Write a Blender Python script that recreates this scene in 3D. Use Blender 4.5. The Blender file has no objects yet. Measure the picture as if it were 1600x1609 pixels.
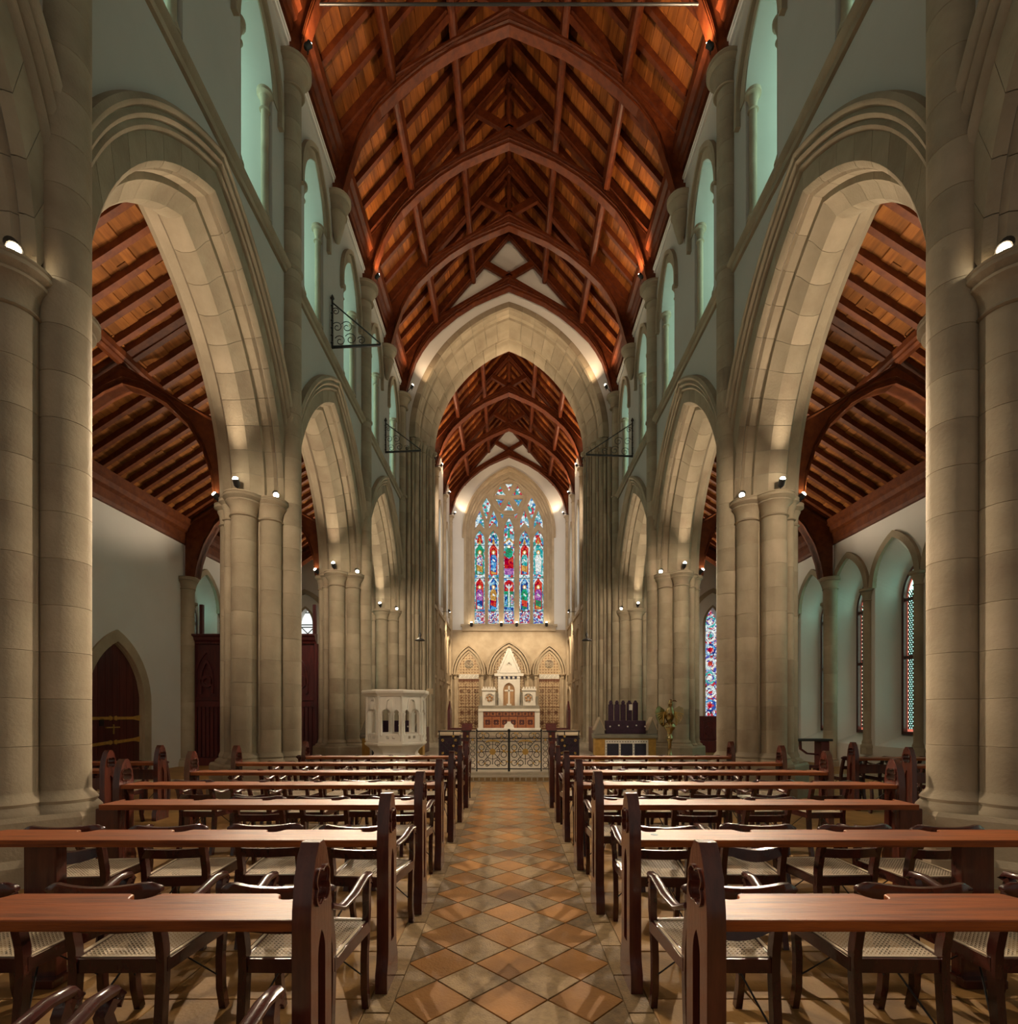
import bpy, math, random
from mathutils import Vector, Matrix
from mathutils.geometry import tessellate_polygon
random.seed(7)
S = bpy.context.scene
COL = S.collection
PI = math.pi

# ------------------------------------------------------------------ camera, world, exposure
cam_d = bpy.data.cameras.new('camera'); cam = bpy.data.objects.new('camera', cam_d); COL.objects.link(cam)
cam_d.sensor_fit = 'HORIZONTAL'; cam_d.sensor_width = 36.0; cam_d.lens = 820.0/1600.0*36.0
cam_d.shift_y = 317.5/1600.0; cam_d.clip_start = .05; cam_d.clip_end = 200
cam.location = (0, 0, 1.5); cam.rotation_euler = (PI/2, 0, 0)
S.camera = cam
W = bpy.data.worlds.new('world'); S.world = W; W.use_nodes = True
W.node_tree.nodes['Background'].inputs[0].default_value = (1.0, .88, .72, 1)
W.node_tree.nodes['Background'].inputs[1].default_value = .22
S.view_settings.view_transform = 'Standard'; S.view_settings.look = 'None'
S.view_settings.exposure = 0.2; S.view_settings.gamma = 1.0
try: S.view_settings.use_curve_mapping = False
except Exception: pass
K_ARCH, K_PEW, K_AISLE, K_ROOF, K_CHAN, K_WIN, K_FWD = 200, 1300, 270, 270, 520, 2.7, 400   # lamp watts by job; window radiance

# ------------------------------------------------------------------ materials
MATS = {}
def nd(t, typ, **kw):
    n = t.nodes.new(typ)
    for k, v in kw.items(): setattr(n, k, v)
    return n
def mat(name, c1, c2=None, scale=3.0, rough=.7, bump=0.0, rnd=0.0, st=(1,1,1), metal=0.0, spec=.5, coat=0.0, detail=5.0, bscale=None, world=False, island=False, mid=None):
    m = bpy.data.materials.new(name); m.use_nodes = True; t = m.node_tree; L = t.links
    b = t.nodes['Principled BSDF']; b.inputs['Roughness'].default_value = rough; b.inputs['Metallic'].default_value = metal
    b.inputs['Specular IOR Level'].default_value = spec
    if coat: b.inputs['Coat Weight'].default_value = coat; b.inputs['Coat Roughness'].default_value = .12
    c2 = c2 or tuple(x*.7 for x in c1)
    tc = nd(t, 'ShaderNodeTexCoord'); mp = nd(t, 'ShaderNodeMapping'); mp.inputs['Scale'].default_value = st
    if world:
        g = nd(t, 'ShaderNodeNewGeometry'); L.new(g.outputs['Position'], mp.inputs['Vector'])
    else: L.new(tc.outputs['Object'], mp.inputs['Vector'])
    no = nd(t, 'ShaderNodeTexNoise'); no.inputs['Scale'].default_value = scale; no.inputs['Detail'].default_value = detail; no.inputs['Roughness'].default_value = .6
    if rnd or island:
        oi = nd(t, 'ShaderNodeObjectInfo'); gi = nd(t, 'ShaderNodeNewGeometry')
        ad = nd(t, 'ShaderNodeMath', operation='ADD'); L.new(oi.outputs['Random'], ad.inputs[0]); L.new(gi.outputs['Random Per Island'], ad.inputs[1])
        fr = nd(t, 'ShaderNodeMath', operation='FRACT'); L.new(ad.outputs[0], fr.inputs[0])
        off = nd(t, 'ShaderNodeVectorMath', operation='MULTIPLY_ADD'); cb = nd(t, 'ShaderNodeCombineXYZ')
        for i in range(3): L.new(fr.outputs[0], cb.inputs[i])
        L.new(cb.outputs[0], off.inputs[0]); off.inputs[1].default_value = (37, 53, 29); L.new(mp.outputs[0], off.inputs[2])
        L.new(off.outputs[0], no.inputs['Vector'])
    else: L.new(mp.outputs[0], no.inputs['Vector'])
    rp = nd(t, 'ShaderNodeValToRGB'); rp.color_ramp.elements[0].position = .3; rp.color_ramp.elements[1].position = .72
    rp.color_ramp.elements[0].color = (*c2, 1); rp.color_ramp.elements[1].color = (*c1, 1)
    if mid:
        e = rp.color_ramp.elements.new(.5); e.color = (*mid, 1)
    L.new(no.outputs[0], rp.inputs[0]); out = rp.outputs[0]
    if rnd:
        mr = nd(t, 'ShaderNodeMapRange'); mr.inputs[3].default_value = 1-rnd; mr.inputs[4].default_value = 1+rnd*.6
        L.new(fr.outputs[0], mr.inputs[0])
        vm = nd(t, 'ShaderNodeVectorMath', operation='SCALE'); L.new(out, vm.inputs[0]); L.new(mr.outputs[0], vm.inputs['Scale']); out = vm.outputs[0]
    L.new(out, b.inputs['Base Color'])
    if bump:
        bp = nd(t, 'ShaderNodeBump'); bp.inputs['Strength'].default_value = bump; bp.inputs['Distance'].default_value = .02
        n2 = nd(t, 'ShaderNodeTexNoise'); n2.inputs['Scale'].default_value = bscale or scale*6; n2.inputs['Detail'].default_value = 4
        L.new(mp.outputs[0], n2.inputs['Vector']); L.new(n2.outputs[0], bp.inputs['Height']); L.new(bp.outputs[0], b.inputs['Normal'])
    MATS[name] = m; return m
def emit(name, col, s, lead=None, cell=8.0, cols=None, st=(1,1,1), lw=.04):
    m = bpy.data.materials.new(name); m.use_nodes = True; t = m.node_tree; L = t.links
    for n in list(t.nodes): t.nodes.remove(n)
    o = nd(t, 'ShaderNodeOutputMaterial'); e = nd(t, 'ShaderNodeEmission'); e.inputs[1].default_value = s; e.inputs[0].default_value = (*col, 1)
    L.new(e.outputs[0], o.inputs[0])
    if lead:
        tc = nd(t, 'ShaderNodeTexCoord'); mp = nd(t, 'ShaderNodeMapping'); mp.inputs['Scale'].default_value = st; L.new(tc.outputs['Object'], mp.inputs[0])
        v = nd(t, 'ShaderNodeTexVoronoi'); v.inputs['Scale'].default_value = cell; L.new(mp.outputs[0], v.inputs['Vector'])
        v2 = nd(t, 'ShaderNodeTexVoronoi', feature='DISTANCE_TO_EDGE'); v2.inputs['Scale'].default_value = cell; L.new(mp.outputs[0], v2.inputs['Vector'])
        rp = nd(t, 'ShaderNodeValToRGB'); rp.color_ramp.interpolation = 'CONSTANT'
        cols = cols or [col]; cr = rp.color_ramp
        cr.elements[0].color = (*cols[0], 1); cr.elements[0].position = 0
        for i, c in enumerate(cols[1:]):
            q = cr.elements.new((i+1)/len(cols)); q.color = (*c, 1)
        while len(cr.elements) > max(len(cols), 1) and len(cr.elements) > 1: cr.elements.remove(cr.elements[-1])
        sx = nd(t, 'ShaderNodeSeparateColor'); L.new(v.outputs['Color'], sx.inputs[0]); L.new(sx.outputs[0], rp.inputs[0])
        gt = nd(t, 'ShaderNodeMath', operation='GREATER_THAN'); gt.inputs[1].default_value = lw; L.new(v2.outputs['Distance'], gt.inputs[0])
        vm = nd(t, 'ShaderNodeVectorMath', operation='SCALE'); L.new(rp.outputs[0], vm.inputs[0]); L.new(gt.outputs[0], vm.inputs['Scale']); L.new(vm.outputs[0], e.inputs[0])
    MATS[name] = m; return m
M = MATS
mat('stone', (.45,.37,.268), (.27,.21,.145), scale=1.1, rough=.85, bump=.25, rnd=.11, bscale=30, detail=10, mid=(.36,.30,.21), world=True)
mat('stone_pale', (.52,.42,.29), (.37,.285,.185), scale=1.5, rough=.85, bump=.15, rnd=.12, bscale=30, world=True)
mat('stone_grey', (.33,.30,.24), (.20,.18,.14), scale=1.2, rough=.9, bump=.2, rnd=.12, bscale=30, world=True)
mat('plaster', (.50,.49,.45), (.44,.43,.39), scale=.5, rough=.9, bump=.05, bscale=9, world=True)
mat('plaster_white', (.74,.72,.69), (.68,.66,.62), scale=.6, rough=.9, bump=.04, bscale=9, world=True)
mat('roof_board', (.36,.115,.022), (.14,.040,.011), spec=.2, scale=2.5, rough=.5, bump=.1, rnd=.42, st=(4,.5,4))
mat('roof_timber', (.14,.032,.008), (.06,.012,.005), scale=2.0, rough=.45, bump=.06, rnd=.12, st=(3,3,3), spec=.22)
mat('aisle_timber', (.18,.048,.010), (.085,.020,.006), scale=2.0, rough=.6, bump=.06, rnd=.15, st=(3,3,3), spec=.3)
mat('aisle_board', (.36,.135,.028), (.17,.058,.014), scale=2.5, rough=.75, bump=.1, rnd=.35, st=(4,.5,4), spec=.25)
mat('desk_wood', (.36,.095,.015), (.12,.028,.008), scale=3.5, rough=.40, bump=.12, rnd=.12, st=(.7,9,9), spec=.28, mid=(.25,.062,.011))
mat('end_wood', (.125,.030,.017), (.05,.012,.009), scale=3.0, rough=.22, bump=.08, rnd=.1, st=(6,6,.8), coat=.4)
mat('chair_wood', (.075,.017,.011), (.028,.007,.007), scale=3.0, rough=.25, bump=.05, rnd=.15, st=(4,4,2), coat=.35)
mat('cane', (.66,.56,.40), (.5,.41,.28), scale=8, rough=.6)
mat('tile_orange', (.42,.195,.045), (.27,.125,.032), scale=5, rough=.6, bump=.2, rnd=.22, bscale=60, spec=.28)
mat('tile_grey', (.37,.25,.115), (.22,.145,.068), scale=22, rough=.55, bump=.3, rnd=.22, bscale=90, spec=.28)
mat('tile_dark', (.28,.185,.085), (.15,.10,.05), scale=25, rough=.55, bump=.3, rnd=.2, bscale=90, spec=.28)
mat('slab', (.42,.24,.078), (.27,.15,.048), scale=4, rough=.6, bump=.15, rnd=.18, bscale=50, spec=.28)
mat('grout', (.26,.17,.08), rough=.9)
mat('step_stone', (.52,.45,.34), (.38,.33,.25), scale=6, rough=.6, bump=.1, rnd=.1)
mat('marble', (.80,.77,.70), (.70,.66,.58), scale=3, rough=.45, rnd=.04)
mat('door_wood', (.13,.030,.022), (.06,.014,.012), scale=2.0, rough=.4, bump=.15, st=(6,6,.5), rnd=.2)
mat('screen_wood', (.12,.020,.018), (.05,.010,.012), scale=2.5, rough=.35, bump=.1, st=(5,5,.7), rnd=.15)
mat('gilt', (.72,.48,.14), (.5,.32,.09), scale=9, rough=.4, metal=.6)
mat('hinge', (.62,.36,.08), (.42,.23,.05), scale=8, rough=.5, metal=.2)
mat('brass', (.50,.40,.20), (.28,.21,.09), scale=5, rough=.18, metal=1.0)
mat('iron', (.018,.016,.016), (.01,.01,.01), rough=.5)
mat('purple', (.045,.014,.036), (.02,.008,.022), scale=12, rough=.8)
mat('blue_panel', (.02,.022,.05), (.01,.01,.025), rough=.4)
mat('altar_wood', (.40,.14,.05), (.24,.07,.025), scale=4, rough=.4, rnd=.1, st=(1,1,4))
mat('white_cloth', (.85,.83,.78), rough=.8)
mat('mortar_red', (.17,.065,.03), rough=.6)
mat('paper', (.8,.78,.7), rough=.8)
mat('figure', (.55,.33,.16), (.35,.2,.1), rough=.5)
def pattern_mat(name, base, line, n):            # glazed wall tiles: framed squares with a dot in each
    m = mat(name, base, rough=.35); t = m.node_tree; L = t.links; b = t.nodes['Principled BSDF']
    g = nd(t, 'ShaderNodeNewGeometry'); v = nd(t, 'ShaderNodeVectorMath', operation='SCALE'); v.inputs['Scale'].default_value = n; L.new(g.outputs['Position'], v.inputs[0])
    fr = nd(t, 'ShaderNodeVectorMath', operation='FRACTION'); L.new(v.outputs[0], fr.inputs[0]); su = nd(t, 'ShaderNodeVectorMath', operation='SUBTRACT'); su.inputs[1].default_value = (.5,.5,.5); L.new(fr.outputs[0], su.inputs[0])
    ab = nd(t, 'ShaderNodeVectorMath', operation='ABSOLUTE'); L.new(su.outputs[0], ab.inputs[0]); sp = nd(t, 'ShaderNodeSeparateXYZ'); L.new(ab.outputs[0], sp.inputs[0])
    mx = nd(t, 'ShaderNodeMath', operation='MAXIMUM'); L.new(sp.outputs[0], mx.inputs[0]); L.new(sp.outputs[2], mx.inputs[1])
    g1 = nd(t, 'ShaderNodeMath', operation='GREATER_THAN'); g1.inputs[1].default_value = .40; L.new(mx.outputs[0], g1.inputs[0])
    g2 = nd(t, 'ShaderNodeMath', operation='LESS_THAN'); g2.inputs[1].default_value = .16; L.new(mx.outputs[0], g2.inputs[0])
    o = nd(t, 'ShaderNodeMath', operation='MAXIMUM'); L.new(g1.outputs[0], o.inputs[0]); L.new(g2.outputs[0], o.inputs[1])
    mi = nd(t, 'ShaderNodeMix', data_type='RGBA'); L.new(o.outputs[0], mi.inputs[0]); mi.inputs[6].default_value = (*base, 1); mi.inputs[7].default_value = (*line, 1)
    L.new(mi.outputs[2], b.inputs['Base Color']); return m
pattern_mat('wall_tile', (.70,.55,.34), (.15,.07,.035), 5.6)
emit('lamp_glow', (1.0, .86, .62), 60)
emit('day_glass', (.60, 1.0, .80), K_WIN)
emit('day_white', (.42, 1.0, .78), 5.0)
emit('day_red', (.9, .22, .14), .75)
emit('day_soft', (.95, 1.0, .95), .95)
for nm, cols, cell in (('g_blue', [(.03,.10,.42),(.10,.38,.75),(.02,.05,.25),(.35,.62,.8)], 7), ('g_red', [(.62,.02,.02),(.42,.0,.03),(.75,.08,.04)], 8),
        ('g_green', [(.03,.30,.12),(.02,.42,.22),(.05,.20,.10)], 8), ('g_teal', [(.02,.36,.38),(.10,.55,.50),(.55,.8,.78)], 10),
        ('g_white', [(.95,.97,.95),(.7,.85,.8),(.95,.9,.8)], 9), ('g_gold', [(.75,.42,.10),(.5,.25,.05)], 10), ('g_purple', [(.28,.06,.34),(.5,.2,.5)], 10),
        ('g_mix', [(.9,.95,.95),(.08,.28,.62),(.55,.80,.85),(.62,.04,.06),(.8,.9,.9),(.05,.36,.30),(.25,.50,.60),(.10,.45,.45)], 7),
        ('g_mixred', [(.9,.95,.95),(.62,.04,.06),(.10,.10,.5),(.85,.9,.95),(.75,.35,.4),(.3,.5,.8)], 12)):
    emit(nm, cols[0], .82, lead=True, cols=cols, cell=cell, lw=.028 if cell < 12 else .05)
emit('g_skin', (.95,.78,.62), 1.1)

# ------------------------------------------------------------------ mesh builder
class MB:
    def __init__(s): s.v = []; s.f = []; s.m = []; s.xf = None
    def add(s, vs, fs, mi=0):
        n = len(s.v)
        if s.xf: vs = [s.xf @ Vector(p) for p in vs]
        s.v += [tuple(p) for p in vs]; s.f += [tuple(i+n for i in f) for f in fs]; s.m += [mi]*len(fs); return s
    def box(s, x0, x1, y0, y1, z0, z1, mi=0, bev=0):
        if x0 > x1: x0, x1 = x1, x0
        if bev:
            b = bev; pr = [(x0+b,y0),(x1-b,y0),(x1,y0+b),(x1,y1-b),(x1-b,y1),(x0+b,y1),(x0,y1-b),(x0,y0+b)]
            c = ((x0+x1)/2, (y0+y1)/2)
            ins = [(x+(b if x < c[0] else -b)*.7, y+(b if y < c[1] else -b)*.7) for x, y in pr]
            rings = [[(x,y,z0) for x,y in ins], [(x,y,z0+b) for x,y in pr], [(x,y,z1-b) for x,y in pr], [(x,y,z1) for x,y in ins]]
            return s.loft(rings, True, True, mi)
        return s.add([(x0,y0,z0),(x1,y0,z0),(x1,y1,z0),(x0,y1,z0),(x0,y0,z1),(x1,y0,z1),(x1,y1,z1),(x0,y1,z1)],
              [(0,3,2,1),(4,5,6,7),(0,1,5,4),(1,2,6,5),(2,3,7,6),(3,0,4,7)], mi)
    def loft(s, rings, closed=True, caps=True, mi=0):
        n = len(rings[0]); vs = [p for r in rings for p in r]; fs = []
        for i in range(len(rings)-1):
            for j in range(n if closed else n-1):
                k = (j+1) % n; fs.append((i*n+j, i*n+k, (i+1)*n+k, (i+1)*n+j))
        if caps: fs += [tuple(range(n-1,-1,-1)), tuple((len(rings)-1)*n+j for j in range(n))]
        return s.add(vs, fs, mi)
    def lathe(s, prof, cx=0, cy=0, n=16, mi=0, a0=0, caps=True):
        return s.loft([[(cx+r*math.cos(a0+2*PI*j/n), cy+r*math.sin(a0+2*PI*j/n), z) for j in range(n)] for r, z in prof], True, caps, mi)
    def sweep(s, path, prof, up=(0,0,1), mi=0, closed=False, caps=True, scales=None):
        P = [Vector(p) for p in path]; up = Vector(up); rings = []; n = len(P)
        for i, p in enumerate(P):
            if closed: t = P[(i+1) % n]-P[i-1]
            else: t = P[min(i+1, n-1)]-P[max(i-1, 0)]
            t.normalize(); sd = t.cross(up)
            if sd.length < 1e-4: sd = t.cross(Vector((1,0,0)))
            sd.normalize(); u = sd.cross(t); k = scales[i] if scales else 1
            rings.append([tuple(p+sd*a*k+u*b*k) for a, b in prof])
        if closed: rings.append(rings[0]); caps = False
        return s.loft(rings, True, caps, mi)
    def tube(s, path, r, n=6, **k):
        return s.sweep(path, [(r*math.cos(2*PI*j/n), r*math.sin(2*PI*j/n)) for j in range(n)], **k)
    def bar(s, path, w, h, **k):
        return s.sweep(path, [(-w/2,-h/2),(w/2,-h/2),(w/2,h/2),(-w/2,h/2)], **k)
    def plate(s, outer, holes, fn, w0, w1, mi=0, back=True):
        loops = [outer]+list(holes); flat = [p for l in loops for p in l]; n = len(flat)
        tr = tessellate_polygon([[Vector((a, b, 0)) for a, b in l] for l in loops])
        vs = [fn(a, b, w0) for a, b in flat]+[fn(a, b, w1) for a, b in flat]
        fs = [tuple(t) for t in tr]
        if back: fs += [tuple(i+n for i in reversed(t)) for t in tr]
        o = 0
        for l in loops:
            k = len(l)
            for i in range(k):
                j = (i+1) % k; fs.append((o+i, o+j, o+j+n, o+i+n))
            o += k
        return s.add(vs, fs, mi)
    def build(s, name, m, parent=None, smooth=None, loc=None, kind=None, fix=True):
        me = bpy.data.meshes.new(name)
        pl = Vector(parent.location) if parent and parent.parent is None else Vector((0,0,0))
        if parent and parent.parent is not None: pl = parent.parent.location + parent.location
        off = pl + (Vector(loc) if loc else Vector((0,0,0)))
        me.from_pydata([tuple(Vector(p)-off) for p in s.v], [], s.f)
        ms = m if isinstance(m, (list, tuple)) else [m]
        for q in ms: me.materials.append(M[q])
        if len(ms) > 1: me.polygons.foreach_set('material_index', s.m)
        if fix:
            import bmesh
            bm = bmesh.new(); bm.from_mesh(me); bmesh.ops.recalc_face_normals(bm, faces=bm.faces); bm.to_mesh(me); bm.free()
        if smooth is not None:
            me.polygons.foreach_set('use_smooth', [True]*len(me.polygons)); me.set_sharp_from_angle(angle=math.radians(smooth))
        me.update()
        o = bpy.data.objects.new(name, me); COL.objects.link(o)
        if parent: o.parent = parent
        if loc: o.location = loc
        if kind: o['kind'] = kind
        return o
def tag(o, label=None, cat=None, group=None, kind=None):
    if label: o['label'] = label
    if cat: o['category'] = cat
    if group: o['group'] = group
    if kind: o['kind'] = kind
    return o
def thing(name, label, cat, loc=(0,0,0), group=None, rz=0):
    o = bpy.data.objects.new(name, None); COL.objects.link(o); o.location = loc; o.rotation_euler.z = rz
    o.empty_display_size = .1
    return tag(o, label, cat, group)
def inst(me, name, parent, loc, rz=0, scale=None):
    o = bpy.data.objects.new(name, me); COL.objects.link(o); o.parent = parent
    o.location = Vector(loc)-Vector(parent.location); o.rotation_euler.z = rz
    if scale: o.scale = scale
    return o
def copy_tree(o, parent=None):
    c = o.copy(); COL.objects.link(c); c.parent = parent
    for ch in o.children: copy_tree(ch, c)
    return c
def side(s): return 'left' if s < 0 else 'right'
# 2D outlines (u, z)
def arc_pts(a, h, n=10):
    """pointed arch, from (a,0) over (0,h) to (-a,0)"""
    R = (a*a+h*h)/(2*a); c = R-a; th = math.atan2(h, c); R_ = math.hypot(c, h)
    r = [( -c+R*math.cos(th*i/n), R*math.sin(th*i/n)) for i in range(n+1)]
    r[-1] = (0, h)
    return r+[(-x, z) for x, z in reversed(r[:-1])]
def opening(uc, a, z0, zs, h, n=10):
    return [(uc+a, z0)]+[(uc+x, zs+z) for x, z in arc_pts(a, h, n)]+[(uc-a, z0)]
def arch_z(u, uc, a, zs, h):
    R = (a*a+h*h)/(2*a); c = R-a; d = abs(u-uc)
    return zs+math.sqrt(max(R*R-(d+c)**2, 0)) if d < a else zs
def ring(mb, o1, o2, fn, w0, w1, mi=0):
    """solid band between two open outlines of equal length"""
    mb.loft([[fn(*a, w0), fn(*b, w0), fn(*b, w1), fn(*a, w1)] for a, b in zip(o1, o2)], True, True, mi)
def strip(mb, o1, w1, o2, w2, fn, mi=0, closed=False):
    mb.loft([[fn(*a, w1) for a in o1], [fn(*b, w2) for b in o2]], closed, False, mi)
def xplane(s, X): return lambda u, z, w: (s*(X+w), u, z)     # wall facing the nave; w grows away from the nave
def yplane(Y): return lambda u, z, w: (u, Y+w, z)
def circ(cx, cz, r, n=16, a0=0): return [(cx+r*math.cos(a0+2*PI*i/n), cz+r*math.sin(a0+2*PI*i/n)) for i in range(n)]
def foil(cx, cz, R, k, n=6, a0=PI/2, q=.5):
    """k-lobed outline, sampled radially"""
    d = R*q; r = R-d; out = []; N = k*n*2
    for i in range(N):
        t = a0+2*PI*i/N; best = .05*R
        for j in range(k):
            ph = t-(a0+2*PI*j/k); e = r*r-(d*math.sin(ph))**2
            if e > 0: best = max(best, d*math.cos(ph)+math.sqrt(e))
        out.append((cx+best*math.cos(t), cz+best*math.sin(t)))
    return out

# ------------------------------------------------------------------ main dimensions (metres; y runs up the nave)
PD = [4.95, 10.05, 15.2, 20.4]; BAY = 5.15; HB = BAY/2
XW = 4.25; ZS = 5.48; AA = 1.95; AH = 3.17
EAST = 32.9; XC = 3.73
# ------------------------------------------------------------------ floor
def struct(o): o['kind'] = 'structure'; return o
mb = MB(); mb.box(-10.3, 10.3, -3, 21.6, -.3, -.012); floor = struct(mb.build('floor', 'grout'))
def clip(poly, xm):
    for sg in (1, -1):
        out = []
        for i, p in enumerate(poly):
            q = poly[i-1]; ip, iq = sg*p[0] <= xm, sg*q[0] <= xm
            if ip != iq:
                t = (sg*xm-q[0])/(p[0]-q[0]); out.append((sg*xm, q[1]+t*(p[1]-q[1])))
            if ip: out.append(p)
        poly = out
        if len(poly) < 3: return []
    return poly
def slab_piece(poly, m, name, h=0.0):
    c = (sum(p[0] for p in poly)/len(poly), sum(p[1] for p in poly)/len(poly)); g = .0035
    q = []
    for x, y in poly:
        d = Vector((x-c[0], y-c[1])); L = d.length; d *= max(0, (L-g*1.4))/L; q.append((c[0]+d.x, c[1]+d.y))
    q2 = [(c[0]+(x-c[0])*.985, c[1]+(y-c[1])*.985) for x, y in q]
    b = MB(); b.loft([[(x,y,-.012) for x,y in q],[(x,y,h-.003) for x,y in q],[(x,y,h) for x,y in q2]], True, True)
    return b.build(name, m, floor, loc=(c[0], c[1], 0))
dg = .2025; XT = .60
for k in range(-2, 60):
    yc = 2.739+dg*k
    if yc < 1.2 or yc > 11.35: continue
    for i in range(-4, 5):
        if (i+k) % 2: continue
        # columns with even i lie on odd rows
        xc = i*dg; poly = [(xc+dg, yc), (xc, yc+dg), (xc-dg, yc), (xc, yc-dg)]
        poly = clip(poly, XT)
        if len(poly) < 3 or abs(sum(p[0] for p in poly)/len(poly)) > XT-.03: continue
        col = ['tile_orange', 'tile_grey'][(i % 2 == 0) ^ (0)] if False else ('tile_orange' if k % 2 == 0 else ('tile_grey' if i % 4 in (1,3) and abs(i) == 1 and k % 4 != 1 or abs(i) < 2 else random.choice(['tile_dark', 'tile_grey'])))
        slab_piece(poly, col, 'tile')
for s in (-1, 1):
    y = 1.1
    while y < 11.4:
        slab_piece([(s*XT, y), (s*(XT+.13), y), (s*(XT+.13), y+.38), (s*XT, y+.38)], random.choice(['tile_grey','tile_dark','tile_grey']), 'border_slab'); y += .38
    y = 1.1; r = 0
    while y < 11.2:
        for i in range(6):
            x0 = XT+.13+i*.55; x1 = x0+.55
            if y > 6 and i > 5: continue
            slab_piece([(s*x0, y), (s*x1, y), (s*x1, y+.55), (s*x0, y+.55)], 'slab', 'slab', h=random.choice([0, -.001, -.002]))
        y += .55; r += 1
for s in (-1, 1):
    b = MB(); b.box(s*4.03, s*10.2, -3, 21.5, -.012, -.004); b.build('slab', 'slab', floor)
b = MB(); b.box(-4.03, 4.03, -3, 1.1, -.012, -.002); b.build('slab', 'slab', floor)
b = MB(); b.box(-.6, .6, 11.36, 11.64, -.012, -.001); b.build('slab', 'slab', floor)
# chancel step and raised floor
b = MB(); b.box(-4.0, 4.0, 11.62, 12.02, -.1, .10); st1 = struct(b.build('trim_1', 'step_stone')); b = MB(); [b.box(-3.9+.13*k, -3.9+.13*k+.1, 11.612, 11.625, .015, .085) for k in range(60)]; b.build('inlay_band', 'tile_grey', st1, kind='stuff'); tag(st1, 'pale stone step in front of the iron gates')
b = MB(); b.box(-4.0, 4.0, 11.98, 20.9, -.1, .16); ch_floor = struct(b.build('floor', 'step_stone')); 
b = MB(); b.box(-XC-.6, XC+.6, 20.9, EAST+.3, -.1, .32); struct(b.build('floor', 'step_stone'))
b = MB(); b.box(-2.6, 2.6, 29.6, EAST, .30, .52); struct(b.build('trim_2', 'step_stone'))

# ------------------------------------------------------------------ piers
drum_me = {}
def drum(r, h, m='stone', n=26):
    k = (r, round(h, 3), m)
    if k not in drum_me:
        b = MB(); e = .0022; b.lathe([(r-e*1.6, .0008), (r, e*2), (r, h-e*2), (r-e*1.6, h-.0008)], n=n)
        o = b.build('drum', m, smooth=27); drum_me[k] = o.data; bpy.data.objects.remove(o)
    return drum_me[k]
def cap_prof(r, z0, z1, k=1.62, b=0):
    H = z1-z0
    return [(r+.012, z0), (r+.03, z0+.03*H), (r+.012, z0+.08*H), (r, z0+.12*H), (r*1.03, z0+.3*H), (r*1.12, z0+.45*H), (r*1.3, z0+.57*H), (r*1.42, z0+.62*H), (r*1.44, z0+.68*H),
            (r*1.3, z0+.70*H), (r*1.5, z0+.76*H), (r*k, z0+.82*H), (r*k, z0+.90*H), (r*k*.96, z0+.93*H), (r*k, z0+.96*H), (r*k, z1)]
def base_prof(r, z0, z1, k=1.5):
    H = z1-z0
    return [(r*k, z0), (r*k, z0+.15*H), (r*k*.97, z0+.25*H), (r*1.22, z0+.45*H), (r*1.28, z0+.58*H), (r*1.18, z0+.72*H), (r*1.02, z0+.9*H), (r, z1)]
ORD = ['nearest', 'second', 'third', 'fourth']
piers = {}
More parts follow.
